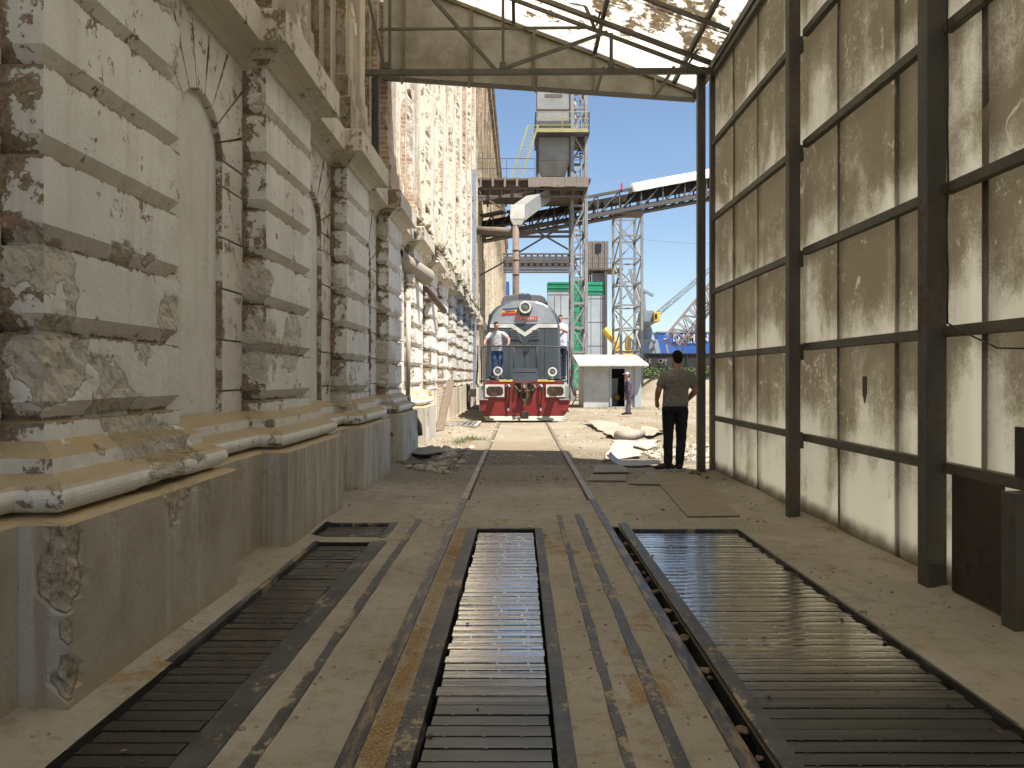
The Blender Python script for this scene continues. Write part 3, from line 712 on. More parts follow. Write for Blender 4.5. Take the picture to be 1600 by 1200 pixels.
# upper storey: broad pilasters with stepped bases, ribs between them
for k in KS:
    y0, y1 = yk(k); st = .09
    a, e = y0+.10, y1-.10; xf, xr = -2.235, -2.60
    prof = resample([(0, 14.0), (0, 5.35), (.03, 5.33), (.03, 5.05), (.08, 5.02), (.08, 4.5)], .12) if k < 12 else None
    rings = []
    for o, z in prof:
        pl = lerp_pts((xr, a-o), (xf+o, a-o), 5) + lerp_pts((xf+o, a-o), (xf+o, e+o), 13) + lerp_pts((xf+o, e+o), (xr, e+o), 5) + [(xr, e+o)]
        rings.append([(x, y, z) for x, y in pl])
    def ed2(i, j, p, a=a, e=e): return math.exp(-abs(p.y-a)/.12)*.3 + math.exp(-abs(p.y-e)/.12)*.3
    skin('pilaster', rings, M['upper_shade_grime' if k < 3 else 'upper'], silo, k, .06*ss(10, 16, y0), ed2, .10)
    b = MB(); b.box(-2.60, -2.235, a, e, 14.0, 21.6)
    yn = yk(k+1)[0] + .10; w = yn - e
    for (u, v, x) in ((0, .16, -2.36), (.16, .28, -2.44), (1-.28, 1-.16, -2.44), (1-.16, 1, -2.36)):
        b.box(-2.60, x, e+.004+(w-.008)*u, e+.004+(w-.008)*v, 4.5, 20.8 + .3*u)
    b.build('rib', M['upper_shade_grime' if k < 3 else 'upper'], silo)
    b = MB(); b.box(-2.60, -2.50, e+w*.28+.004, e+w*.72-.004, 4.5, 5.6); b.box(-2.62, -2.535, e+w*.28+.004, e+w*.72-.004, 5.604, 20)
    b.build('blind_window', M['upper_shade_grime' if k < 3 else 'upper'], silo)
# the far half: close vertical ribs, then the dark oversailing eaves
b = MB(); y = yk(12)[0]
while y < 132:
    b.box(-2.75, -2.32 + .05*math.sin(y*3), y, y+.55, 4.6, 21.8); b.box(-2.75, -2.46, y+.56, y+1.05, 4.6, 21.6); y += 1.06
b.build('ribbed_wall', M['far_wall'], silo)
b = MB(); y = yk(12)[0]
while y < 132:
    b.box(-2.75, -2.18, y, y+1.9, 0, 4.2); b.box(-2.75, -2.42, y+1.905, y+3.0, 0, 4.2); b.box(-2.75, -1.98, y-.1, y+2.0, 4.2, 4.6); y += 3.01
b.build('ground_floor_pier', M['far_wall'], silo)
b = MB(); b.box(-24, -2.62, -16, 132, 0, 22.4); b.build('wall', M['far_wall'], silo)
b = MB(); b.box(-2.70, -2.34, -16, 132, 21.8, 22.5); b.box(-2.7, -2.12, -16, 132.2, 22.504, 23.3); b.box(-2.75, -1.98, -16, 132.3, 23.304, 23.6)
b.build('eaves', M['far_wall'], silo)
b = MB(); b.prism([(-1.95, -16, 23.604), (-24, -16, 23.604), (-13, -16, 27.5)], (0, 148.5, 0)); b.build('roof', M['steel_brown'], silo, fix=True)
# flaking crust and weeds along the sunlit ledges
rnd = random.Random(12); b = MB()
for i in range(420):
    y = rnd.uniform(15, 34); b.rock((rnd.uniform(-2.2, -1.97), y, 4.58 + .02), rnd.uniform(.03, .12), rnd)
tag(b.build('crumbled_plaster', M['stones']), 'crumbled plaster lying along the sunlit ledge of the silo', 'rubble', kind='stuff')
b = MB()
for i in range(900):
    cy = rnd.choice([19.2, 22.6, 25.5, 27.2, 29.0, 34.5, 36.5]); p = V((rnd.gauss(-2.1, .08), rnd.gauss(cy, .35), 4.6))
    d = V((rnd.gauss(0, .5), rnd.gauss(0, .5), rnd.uniform(.1, 1))).normalized()*rnd.uniform(.1, .34)
    s_ = d.cross(V((rnd.random(), rnd.random(), .2))).normalized()*.016
    b.add([p-s_, p+s_, p+d], [(0, 1, 2)])
tag(b.build('ledge_weeds', M['grass']), 'dry weeds sprouting from the sunlit ledge of the silo', 'weeds', kind='stuff')

# pipes and scrap on the silo front
b = MB(); pa, pb = at(618, 400, 15.6), at(667, 433, 16.6); b.m = 0; b.tube([pa, pb], .185, 22, cap=False); b.tube([pb, pa], .165, 22, cap=False); b.ring(pb, pb-pa, .165, .185, .004, 22); b.m = 1; b.disc(pb-(pb-pa)*.5, pb-pa, .164, .01, 22)
tag(b.build('broken_pipe', [M['pipe'], M['dark']]), 'broken fat pipe jutting from the silo wall above the track', 'pipe')
b = MB(); b.tube([at(664, 446, 18.5), at(694, 486, 20.2)], [.08, .08], 14); tag(b.build('sloping_pipe', M['rustpipe'], smooth=True), 'thinner rusty pipe sloping down the wall behind the broken pipe', 'pipe')
t = thing('downpipe', (-2.22, 14.9, 0), 'white downpipe with a dark elbow on the sunlit wall corner', 'downpipe')
b = MB(); b.tube([(-2.17, 14.98, 2.92), (-2.18, 14.98, 1.05)], .046, 14); b.build('pipe', M['pipe_white'], t, smooth=True)
b = MB(); b.tube([(-2.18, 14.98, 1.08), (-2.17, 14.98, .85), (-2.06, 14.95, .68), (-1.96, 14.9, .50), (-1.94, 14.9, .3)], .062, 14); b.build('elbow', M['steel_brown'], t, smooth=True)
b = MB(); b.beam((-2.03, 19.4, .06), (-2.06, 22.9, 1.30), .20, .045); tag(b.build('leaning_plank', M['plank']), 'brown plank leaning against the silo wall', 'plank')
t = thing('drain_grate', (-1.5, 24.0, 0), 'pale metal drain grate lying by the wall left of the track', 'grate')
b = MB(); p0, p1, p2, p3 = at(676, 668, 22), at(742, 671, 21.4), at(750, 664, 23.6), at(690, 662, 23.8)
for p in (p0, p1, p2, p3): p.z = .05
for a, e in ((p0, p1), (p1, p2), (p2, p3), (p3, p0)): b.beam(a, e, .09, .06)
b.build('rim', M['slab'], t)
b = MB()
for i in range(1, 8): b.beam(p0.lerp(p1, i/8), p3.lerp(p2, i/8), .035, .04)
b.build('bar', M['galv'], t)
b = MB(); b.add([(p.x, p.y, .035) for p in (p0, p1, p2, p3)], [(0, 1, 2, 3)]); b.build('hole', M['dark'], t)
# ================================================================== THE SHED
def gpt(x, y, z=0.0):
    """pixel of the photograph -> point at height z of the flat ground"""
    d = (H - z)*F/(y - VY); return V(((x-VX)*d/F, d, z))
shed = thing('loading_shed', (0, 3, 0), 'lean-to grain loading shed of dark steel frames and dirty translucent sheets', 'shed')
roofz = lambda x: 6.2 + .376*(2.87 - x)
CD = [(2.745, 11.63), (2.81, 7.90), (2.845, 5.30), (2.845, 2.65), (2.845, 0.0), (2.845, -2.65)]
for i, (x, d) in enumerate(CD):
    w = .118 if i < 2 else .135
    b = MB(); b.box(x-w/2, x+w/2, d-w/2, d+w/2, -.05, 6.12)
    c = b.build('column', M['column'], shed, bevel=.008)
    b = MB(); b.box(x-w/2-.012, x+w/2-.03, d-w/2-.014, d-w/2-.001, .17, .30)
    if i == 2: b.build('bolted_plate', M['frame'], c, bevel=.004)
b = MB(); b.box(2.885, 2.955, 11.60, 11.70, -.05, 6.08); b.build('end_post', M['frame'], shed, bevel=.005)
for i, z in enumerate(GIRT):
    b = MB(); ds = [11.6] + [d for _, d in CD[1:]]
    for (d0, d1) in zip(ds, ds[1:]):
        j = .012*noise.noise(V((d0, z, 4)))
        b.beam((2.915, d0-.07, z+j), (2.915, d1+.07, z-j), .062, .075)
        b.box(2.87, 2.95, d1+.072, d1+.17, z-.13, z-.04)
    b.build('girt', M['frame'], shed, bevel=.005)
SB = [11.72, 10.62, 9.55, 8.45, 7.12, 6.02, 4.88, 3.8, 2.7, 1.6, .5, -.6, -1.7, -2.8]
for i, (y1, y0) in enumerate(zip(SB, SB[1:])):
    ny, nz = 5, 26; b = MB(); xo = 2.962 + .009*(i % 2)
    for iz in range(nz+1):
        for iy in range(ny+1):
            y = y0-.03 + (y1-y0+.06)*iy/ny; z = -.03 + 6.22*iz/nz
            b.v.append(V((xo + .012*noise.noise(V((y*1.1, z*.8, i*3.3))), y, z)))
    for iz in range(nz):
        for iy in range(ny):
            q = iz*(ny+1)+iy; b.f.append([q, q+1, q+ny+2, q+ny+1]); b.mi.append(0)
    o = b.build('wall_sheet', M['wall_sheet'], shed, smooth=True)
    md = o.modifiers.new('thick', 'SOLIDIFY'); md.thickness = .004
    b = MB(); wd = .045 if i != 5 else .075
    b.box(xo-.012, xo-.004, y0-wd/2, y0+wd/2, .05, 6.05)
    if i in (3, 5): b.build('joint_strip', M['joint'], shed)
# roof of single-pitch translucent sheets
y = 12.86
while y > -2.6:
    y0 = y - 1.04; b = MB(); nx = 30
    for ix in range(nx+1):
        x = 3.06 + (-2.28-3.06)*ix/nx
        for iy in range(5):
            yy = y0 + (y-y0)*iy/4
            b.v.append(V((x, yy, roofz(x) + .075 + .012*noise.noise(V((x*1.3, yy*1.3, 0))) + (.006 if int(y*2) % 2 else 0))))
    for ix in range(nx):
        for iy in range(4):
            q = ix*5+iy; b.f.append([q, q+5, q+6, q+1]); b.mi.append(0)
    o = b.build('roof_sheet', M['roof_sheet'], shed, smooth=True)
    md = o.modifiers.new('thick', 'SOLIDIFY'); md.thickness = .004
    y = y0 + .03
for x in (2.57, 1.25, -.1, -1.4):
    b = MB(); b.beam((x, 12.82, roofz(x)+.03), (x, -3.3, roofz(x)+.03), .055, .08); b.build('purlin', M['frame'], shed)
b = MB(); b.beam((2.93, 12.84, 6.16), (2.93, -3.3, 6.16), .07, .11); b.build('eaves_beam', M['frame'], shed)
for d in (10.47, 9.2, 6.6, 4.0, 1.3):
    b = MB(); b.beam((2.86, d, roofz(2.86)-.035), (-2.3, d, roofz(-2.3)-.035), .05, .05, (0, 1, 0)); b.build('rafter', M['frame'], shed)
# the roof truss over the mouth of the shed; the same truss stands on every column
def truss(off):
    D = 11.5
    def q(x, y): return at(x, y, D) + V((0, off, 0))
    tr = bpy.data.objects.new('truss', None); COL.objects.link(tr); tr.parent = shed
    tr.location = V((0, D + off, 6.0)) - V(shed.location)
    b = MB(); b.beam(q(568, 114), q(1114, 111), .075, .085); b.build('bottom_chord', M['frame'], tr, bevel=.006)
    b = MB(); b.beam(V((2.86, D+off, roofz(2.86)-.06)), V((-2.3, D+off, roofz(-2.3)-.06)), .06, .07, (0, 1, 0)); b.build('top_chord', M['frame'], tr)
    b = MB(); b.beam(V((2.75, D+off, roofz(2.75)-.22)), V((-2.3, D+off, roofz(-2.3)-.22)), .05, .05, (0, 1, 0)); b.build('lower_top_chord', M['frame'], tr)
    for (a, c, w) in (((602, 112), (570, -28), .05), ((609, 112), (609, -80), .045), ((776, 111), (660, -20), .06), ((786, 111), (786, -15), .045), ((776, 111), (949, 50), .055), ((955, 111), (955, 52), .05), ((592, 46), (930, 43), .04), ((1069, 111), (1096, 68), .04), ((932, 40), (945, -5), .04), ((930, 46), (900, -25), .05)):
        b = MB(); b.beam(q(*a), q(*c), w, w*.8); b.build('diagonal', M['frame'], tr)
    for x in (955, 786, 605):
        b = MB(); b.box(q(x, 111).x-.05, q(x, 111).x+.05, D+off-.045, D+off+.045, 6.04, 6.14); b.build('gusset', M['frame'], tr)
for o_ in (0, -3.65, -6.2, -8.85, -11.5, -14.1): truss(o_)
# sheeted gable above the mouth, hung a little beyond the last truss
GX = [-2.27, -1.93, -.80, .235, 1.24, 2.25, 2.90]
gb = lambda x: 6.42 + (6.06-6.42)*(x+2.27)/5.17
for a, c in zip(GX, GX[1:]):
    b = MB(); b.prism([(a, 12.80, gb(a)), (c, 12.80, gb(c)), (c, 12.80, roofz(c)+.03), (a, 12.80, roofz(a)+.03)], (0, .012, 0)); b.build('gable_sheet', M['gable'], shed, fix=True)
for a in GX[1:-1]:
    b = MB(); b.beam((a, 12.772, gb(a)), (a, 12.772, roofz(a)-.01), .045, .05, (0, 1, 0)); b.build('gable_rib', M['gable_rib'], shed)
b = MB(); b.beam((-2.27, 12.775, gb(-2.27)-.015), (2.92, 12.775, gb(2.92)-.015), .07, .06); b.build('gable_edge', M['frame'], shed)
b = MB(); b.beam((-2.27, 12.770, roofz(-2.27)-.01), (2.9, 12.770, roofz(2.9)-.01), .05, .06); b.build('verge_rail', M['gable_rib'], shed)
for (xa, ya, xc, yc) in ((943, 106, 931, 147), (1053, 105, 1024, 152), (838, 108, 837, 143), (733, 108, 733, 136), (628, 108, 628, 130)):
    b = MB(); b.beam(at(xa, ya, 11.55), at(xc, yc, 12.74), .04, .035); b.build('gable_strut', M['frame'], shed)
b = MB(); b.beam((2.93, 12.80, 6.1), (2.93, 11.6, 6.1), .05, .08); b.build('eaves_bracket', M['frame'], shed)
b = MB(); b.box(-2.43, -2.33, 12.66, 12.78, 4.61, 6.42); b.build('jamb_post', M['column'], shed, bevel=.006)
b = MB(); b.box(-2.43, -2.36, 11.44, 11.56, 4.61, 6.02); b.build('jamb_post', M['frame'], shed, bevel=.006)
b = MB(); b.box(2.80, 2.93, 4.34, 4.47, -.05, .785); b.build('short_post', M['column'], shed, bevel=.006)

b = MB(); b.box(2.868, 2.884, 4.56, 5.10, .03, .80)
tag(b.build('steel_sheet', M['panel'], bevel=.003), 'dark brown steel sheet standing on grain against the right wall', 'steel sheet')
b = MB(); b.box(2.86, 2.876, 3.5, 4.44, .87, 1.16)
tag(b.build('steel_sheet', M['panel'], bevel=.003), 'brown steel sheet propped on the bottom rail of the right wall', 'steel sheet')
pts = [(2.858 + .01*noise.noise(V((z*3, 1, 2))), 5.13 + .02*noise.noise(V((z*2, 4, 2))), z) for z in [6 - .12*i for i in range(36)]]
b = MB(); b.tube(pts, .0065, 6)
b.tube([(2.86, 5.12, 1.80), (2.86, 4.9, 1.72), (2.86, 4.6, 1.62), (2.86, 4.2, 1.60), (2.86, 3.8, 1.63)], .006, 6)
tag(b.build('hanging_cable', M['loco_black'], smooth=True), 'thin dark cable hanging beside a column of the right wall', 'cable')
b = MB(); b.prism([(2.945, 6.53, 1.45), (2.945, 6.60, 1.45), (2.945, 6.60, 1.30), (2.945, 6.565, 1.22), (2.945, 6.53, 1.30)], (.008, 0, 0))
tag(b.build('rusty_offcut', M['rustpipe'], fix=True), 'small rusty pointed offcut hanging on the translucent wall', 'offcut')

# ------------------------------------------------------------------ things lying on the ground
def plate(name, pts, z, th, mat, label, cat, warp=0.0):
    n = 10; c = [gpt(x, y) for x, y in pts]
    if len(c) == 3: c.append(c[2])
    b = MB()
    for j in range(n+1):
        for i in range(n+1):
            p = c[0].lerp(c[1], i/n).lerp(c[3].lerp(c[2], i/n), j/n)
            b.v.append(V((p.x, p.y, z + th + warp*(noise.noise(V((p.x*2.3, p.y*2.3, z*90)))+.4))))
    for j in range(n):
        for i in range(n):
            q = j*(n+1)+i; b.f.append([q, q+1, q+n+2, q+n+1]); b.mi.append(0)
    o = b.build(name, mat, fix=True)
    md = o.modifiers.new('thick', 'SOLIDIFY'); md.thickness = th; md.offset = -1 
    return tag(o, label, cat)
plate('floor_plate', [(1074, 809), (1156, 808), (1086, 740), (1014, 739)], .006, .010, M['plate'], 'large brown steel plate on the floor behind the standing man', 'plate')
plate('floor_plate', [(919, 753), (979, 753), (979, 743), (924, 743)], .008, .012, M['grey_sheet2'], 'narrow grey board nearest the right rail', 'board')
plate('floor_plate', [(927, 741.5), (983, 741), (972, 729), (932, 729)], .022, .012, M['grey_sheet2'], 'grey board lying behind the narrow one, next to the curled sheet', 'board')
plate('floor_plate', [(982, 758), (1033, 759), (1016, 739), (1012, 739)], .010, .010, M['grey_sheet2'], 'three-cornered board at the edge of the brown plate', 'board')
plate('loose_board', [(632, 712.5), (662.5, 719), (696, 712), (675, 705)], .05, .02, M['grey_sheet2'], 'tilted grey board on the rubble left of the track', 'board', .03)
b = MB(); n = 24; P0, P1 = gpt(952, 727), gpt(1034, 731)
for i in range(n+1):
    u = i/n; p = P0.lerp(P1, u) + V((0, .10*math.sin(u*3.1), 0)); lift = .14*max(0, 1-u*4.5)**1.4 + .05*u*u + .012
    for j in range(5):
        v = j/4; b.v.append(V((p.x + .1*(v-.5)*(1-u), p.y - .30*math.sin(math.pi*min(1, u*1.1+.05))*(1-v) + .25*v, lift + .035*v + .05*abs(v-.5)*(1-u)*.6)))
for i in range(n):
    for j in range(4):
        q = i*5+j; b.f.append([q, q+5, q+6, q+1]); b.mi.append(0)
o = b.build('curled_sheet', M['grey_sheet'], smooth=True); md = o.modifiers.new('thick', 'SOLIDIFY'); md.thickness = .006
tag(o, 'curled grey scrap sheet on the ground at the man\'s feet', 'scrap sheet')
mt = thing('belt_mat', gpt(965, 680), 'old rubber belting spread on the sunny ground with its edge rolled up', 'belting')
def patch(name, pts, z, amp, mat, parent=None, th=.012, n=18, seed=0):
    c = [gpt(x, y) for x, y in pts]; b = MB()
    for j in range(n+1):
        for i in range(n+1):
            p = c[0].lerp(c[1], i/n).lerp(c[3].lerp(c[2], i/n), j/n)
            e = V((noise.noise(V((p.x*1.4, p.y*1.4, seed))), noise.noise(V((p.x*1.4, p.y*1.4, seed+7))), 0))*.14
            b.v.append(p + e + V((0, 0, z + amp*max(0, noise.noise(V((p.x*1.1, p.y*.9, seed+3)))+.25))))
    for j in range(n):
        for i in range(n):
            q = j*(n+1)+i; b.f.append([q, q+1, q+n+2, q+n+1]); b.mi.append(0)
    o = b.build(name, mat, parent, smooth=True); md = o.modifiers.new('thick', 'SOLIDIFY'); md.thickness = th
    return o
patch('sheet', [(913, 663), (962, 689), (1000, 680), (962, 664)], .05, .10, M['belt'], mt)
patch('far_fold', [(1000, 683), (1018, 686), (1042, 678), (1000, 674)], .05, .16, M['belt'], mt, seed=5)
b = MB(); b.tube([gpt(963, 689)+V((0, 0, .11)), gpt(982, 690)+V((0, 0, .12)), gpt(1003, 683)+V((0, 0, .10))], [.12, .12, .09], 18); b.build('rolled_edge', M['belt'], mt, smooth=True)
tag(patch('pale_sheet', [(940, 722), (1003, 716), (992, 693), (961, 692)], .03, .05, M['slab'], th=.02, seed=2), 'pale dusty sheet on the ground left of the standing man', 'sheet')
tag(patch('pale_sheet', [(990, 703), (1012, 708), (1034, 690), (1000, 690)], .04, .08, M['slab'], th=.02, seed=9), 'pale sheet with torn edge behind the standing man', 'sheet')
def scatter(name, n, box, size, mats, label, cat, seed, clus=None, flat=.0):
    r_ = random.Random(seed); b = MB(); k = 0
    while k < n:
        x, y = r_.uniform(box[0], box[1]), r_.uniform(box[2], box[3])
        if noise.noise(V((x*1.3, y*1.1, seed))) < -.1 or abs(x-.1) < .62 and seed != 33: continue
        if -2.75 < x < 3.15 and y < 12.6: z0 = floor_z(x, y)
        else: z0 = ground_z(x, y)
        b.m = r_.randrange(len(mats)); s_ = r_.uniform(*size)*(1 if r_.random() > .06 else 1.9)
        b.rock((x, y, z0 + s_*.12), s_, r_); k += 1
    return tag(b.build(name, mats), label, cat, kind='stuff')
scatter('rubble', 900, (-2.15, -.95, 11.4, 15.8), (.010, .055), [M['stones']], 'loose rubble and clods by the wall at the shed mouth', 'rubble', 31)
scatter('gravel', 520, (-.9, 3.0, 10.6, 14.5), (.008, .022), [M['stones']], 'fine gravel on the dirt at the shed mouth', 'gravel', 32)
scatter('trackbed_gravel', 260, (-.5, .7, 10.4, 14.2), (.008, .022), [M['stones']], 'fine gravel between the rails', 'gravel', 33)
scatter('rubble_heap', 1300, (2.35, 4.6, 13.1, 16.2), (.014, .065), [M['stones'], M['slab']], 'heap of rubble and pale scraps behind the standing man', 'rubble', 35)
scatter('yard_gravel', 900, (-2.0, 9, 15, 34), (.012, .05), [M['stones']], 'scattered stones on the sunny yard', 'gravel', 36)
rd = random.Random(77); b = MB()
for i in range(1500):                          # chips and crumbs strewn over the floor
    x, y = rd.uniform(-1.95, 2.85), 1.9 + 9*rd.random()**1.2
    if any(a-.02 < x < c_+.02 and e < y < f_ for a, c_, e, f_ in PITS) or noise.noise(V((x*1.7, y*1.1, 6))) < -.12: continue
    s_ = rd.uniform(.004, .011)*(1 if rd.random() > .05 else 2.2); b.rock((x, y, floor_z(x, y)+s_*.2), s_, rd)
tag(b.build('floor_crumbs', M['stones']), 'crumbs and chips strewn over the dusty floor', 'crumbs', kind='stuff')
def tufts(name, cs, label, seed, h=(.05, .16)):
    r_ = random.Random(seed); b = MB()
    for (x, y, sp, n) in cs:
        for i in range(n):
            p = V((r_.gauss(x, sp), r_.gauss(y, sp*1.6), .0)); p.z = ground_z(p.x, p.y)
            d = V((r_.gauss(0, .5), r_.gauss(0, .5), 1)).normalized()*r_.uniform(*h); s_ = V((r_.gauss(0, 1), r_.gauss(0, 1), 0)).normalized()*.007
            b.add([p-s_, p+s_, p+d*.6+s_*.5, p+d], [(0, 1, 2), (0, 2, 3)])
    return tag(b.build(name, M['grass']), label, 'grass', kind='stuff')
tufts('grass', [(-1.05, 17.3, .16, 170), (-1.3, 16.6, .12, 60), (2.75, 14.6, .25, 260), (3.5, 15.2, .3, 200), (5, 34, .6, 250), (3.6, 34.4, .5, 200), (7.4, 35, .4, 150)], 'small green grass tufts on the dirt', 5)
for (x, y, lab) in ((1086, 742, 'small dark lump of rubber by the foot of the far column'), (1105, 748, 'small stone on the floor by the right wall')):
    p = gpt(x, y); b = MB(); b.rock((p.x, p.y, .02), .07 if x < 1100 else .035, random.Random(x)); tag(b.build('stone_lump', M['rust']), lab, 'stone')
# ================================================================== THE YARD BEHIND
def lattice(name, label, cat, corners, z0, z1, nseg, leg, br, mat, group=None, ladder=False, matb=None):
    """corners: four (x, y) in order; each leg its own part"""
    cx = sum(c[0] for c in corners)/4; cy = sum(c[1] for c in corners)/4
    t = thing(name, (cx, cy, max(0, z0)), label, cat, group)
    for c in corners:
        b = MB(); b.beam((c[0], c[1], z0), (c[0], c[1], z1), leg, leg); b.build('leg', mat, t)
    b = MB(); hseg = (z1-z0)/nseg
    for i in range(4):
        a, c = corners[i], corners[(i+1) % 4]
        for k in range(nseg):
            za, zb = z0 + k*hseg, z0 + (k+1)*hseg
            b.beam((a[0], a[1], zb), (c[0], c[1], zb), br*1.2, br*1.2)
            if (k+i) % 2: b.beam((a[0], a[1], za), (c[0], c[1], zb), br*.9, br*.9)
            else: b.beam((c[0], c[1], za), (a[0], a[1], zb), br*.9, br*.9)
    b.build('bracing', matb or mat, t)
    if ladder:
        b = MB(); x, y = corners[0][0]*.6 + corners[1][0]*.4, (corners[0][1]+corners[3][1])/2
        for s_ in (-.2, .2): b.beam((x+s_, y, z0), (x+s_, y, z1), .05, .05)
        z = z0
        while z < z1: b.beam((x-.2, y, z), (x+.2, y, z), .03, .03); z += .35
        b.build('ladder', M['galv_dark'], t)
    return t
def railing(b, pts, h, r=.028, n=3, mid=2):
    for a, c in zip(pts, pts[1:]):
        a, c = V(a), V(c); L = (c-a).length; k = max(1, round(L/1.3))
        for i in range(k+1):
            p = a.lerp(c, i/k); b.beam(p, p+V((0, 0, h)), r*2, r*2)
        for j in range(1, mid+1): b.beam(a+V((0, 0, h*j/mid)), c+V((0, 0, h*j/mid)), r*2, r*2)
D = 45.0
xa, xb = at(894, 0, D).x, at(916, 0, D).x
lattice('lattice_tower', 'steel lattice tower with a ladder beside the engine, carrying the hopper platform', 'tower', [(xa, D), (xb, D), (xb, D+1.6), (xa, D+1.6)], 0, 18.6, 13, .19, .095, M['galv'], 'lattice towers under the conveyor', True)
xa2, xb2 = at(970, 0, 52).x, at(1003, 0, 52).x
lattice('lattice_tower', 'wider steel lattice tower behind the hut, holding up the sloping conveyor', 'tower', [(xa2, 52), (xb2, 52), (xb2-.1, 54.6), (xa2-.2, 54.6)], 0, 12.55, 8, .17, .085, M['galv'], 'lattice towers under the conveyor')
# hopper bin on its platform
hp = thing('hopper_bin', at(864, 290, D), 'pale grey square hopper bin with yellow railings high on the platform', 'hopper')
zx = lambda y: at(0, y, D).z
x0, x1 = at(839, 0, D).x, at(893, 0, D).x
b = MB(); b.box(x0, x1, D, D+2.1, zx(213), zx(110)); b.build('bin', M['bin'], hp, bevel=.02)
b = MB(); b.box(x0+.02, x1-.02, D-.03, D-.003, zx(172), zx(170.5)); b.box(x0-.02, x1+.02, D-.05, D+2.15, zx(196), zx(189)); b.build('seam_band', M['galv_dark'], hp)
b = MB(); b.box(x0+.45, x1-.55, D-.012, D-.002, zx(152), zx(147)); b.build('faded_stripe', M['rustpipe'], hp)
cx = (x0+x1)/2
def frus(b, xa, xc, ya, yc, z, xa2, xc2, ya2, yc2, z2):
    b.add([(xa,ya,z),(xc,ya,z),(xc,yc,z),(xa,yc,z),(xa2,ya2,z2),(xc2,ya2,z2),(xc2,yc2,z2),(xa2,yc2,z2)], [(0,1,2,3),(7,6,5,4),(4,5,1,0),(5,6,2,1),(6,7,3,2),(7,4,0,3)])
b = MB(); b.box(x0+.06, x1-.08, D+.04, D+2.0, zx(250), zx(214)); frus(b, x0+.1, x1-.12, D+.06, D+1.98, zx(250.2), x0+.35, x1-.35, D+.4, D+1.6, zx(272)); frus(b, x0+.6, x1-.6, D+.6, D+1.4, zx(272.2), x0+.75, x1-.75, D+.7, D+1.3, zx(288)); b.build('hopper', M['bin'], hp)
for (x, y) in ((x0+.05, D), (x1-.06, D), (x0+.05, D+2), (x1-.06, D+2)):
    b = MB(); b.beam((x, y, zx(291)), (x, y, zx(213)), .12, .12); b.build('leg', M['galv_dark'], hp)
b = MB(); b.box(x0-.1, xb+.15, D-.75, D+2.8, zx(213.5), zx(212)); b.build('walkway', M['galv_dark'], hp)
b = MB(); b.box(x0-.12, xb+.05, D-.79, D-.755, zx(213), zx(207.5)); b.build('toe_board', M['yellow'], hp)
b = MB(); railing(b, [(x0-.1, D+2, zx(212)), (x0-.1, D-.72, zx(212)), (xb+.1, D-.72, zx(212)), (xb+.1, D+2.4, zx(212))], 1.15, .02, 3, 3); b.build('railing', M['yellow'], hp)
b = MB(); b.beam((x1+.2, D+.3, zx(150)), (x1+.35, D+.3, zx(208)), .13, .13); b.beam((x1+.15, D+.2, zx(216)), (x1-.05, D+.2, zx(262)), .12, .12); b.build('side_spout', M['white'], hp)
b = MB()
for i in range(9): b.box(x1+.25+i*.06, x1+.75, D+.2+i*.22, D+.4+i*.22, zx(216)-i*.10, zx(216)-i*.10+.04)
b.build('stair', M['galv_dark'], hp)
# platform that spans from the silo to the tower
pf = thing('platform', at(830, 290, 44), 'rusty steel platform spanning from the silo wall to the tower', 'platform')
zt = at(0, 291, 44).z; xl = -2.3; xr = at(919, 0, 44).x
b = MB(); b.box(xl, xr, 42.2, 48.2, zt-.10, zt); b.build('deck', M['steel_brown'], pf)
for i in range(9):
    b = MB(); x = xl + .1 + (xr-xl-.9)*i/8; b.box(x, x+(.66 if i > 3 else .12), 42.1, 42.19, zt-.50 + .03*(i % 2), zt+.04)
    b.build('fascia_plate', M['wood'], pf)
b = MB()
for z in (zt-.52, zt-.95): b.beam((xl, 42.5, z), (xr-.2, 42.5, z), .16, .12)
for i in range(10): x = xl + (xr-xl-.3)*i/9; b.beam((x, 42.5, zt-.52), (x, 42.5, zt-.95), .10, .10)
for i in range(6): x = xl + .3 + (xr-xl-.5)*i/5; b.beam((x, 42.4, zt-.2), (x, 48, zt-.2), .12, .2)
b.build('girder', M['steel_brown'], pf)
b = MB(); railing(b, [(xl, 42.3, zt), (at(835, 0, 44).x, 42.3, zt)], 1.1, .016, 3, 2); b.build('railing', M['galv_dark'], pf)
b = MB(); b.beam((xl, 42.5, at(0, 313, 42.5).z), (at(835, 0, 42.5).x, 42.5, at(0, 299, 42.5).z), .14, .14); b.beam((at(745, 0, 42.5).x, 42.5, at(0, 300, 42.5).z), (at(792, 0, 42.5).x, 42.5, at(0, 332, 42.5).z), .10, .10); b.build('strut', M['steel_brown'], pf)
b = MB(); b.box(at(838, 0, 45).x, at(905, 0, 45).x, 44.8, 46.8, at(0, 312, 45).z, zt-.11); b.build('drive_housing', M['steel_brown'], pf)
b = MB()
for s_ in (-.28, .28): b.beam(at(803, 291, 43)+V((s_, 0, 0)), at(833, 196, 43)+V((s_, 0, 0)), .07, .09)
for i in range(16): p = at(803, 291, 43).lerp(at(833, 196, 43), i/15); b.beam(p-V((.28, 0, 0)), p+V((.28, 0, 0)), .05, .03)
tag(b.build('inclined_ladder', M['yellow']), 'pale yellow ladder leaning up to the hopper bin', 'ladder')
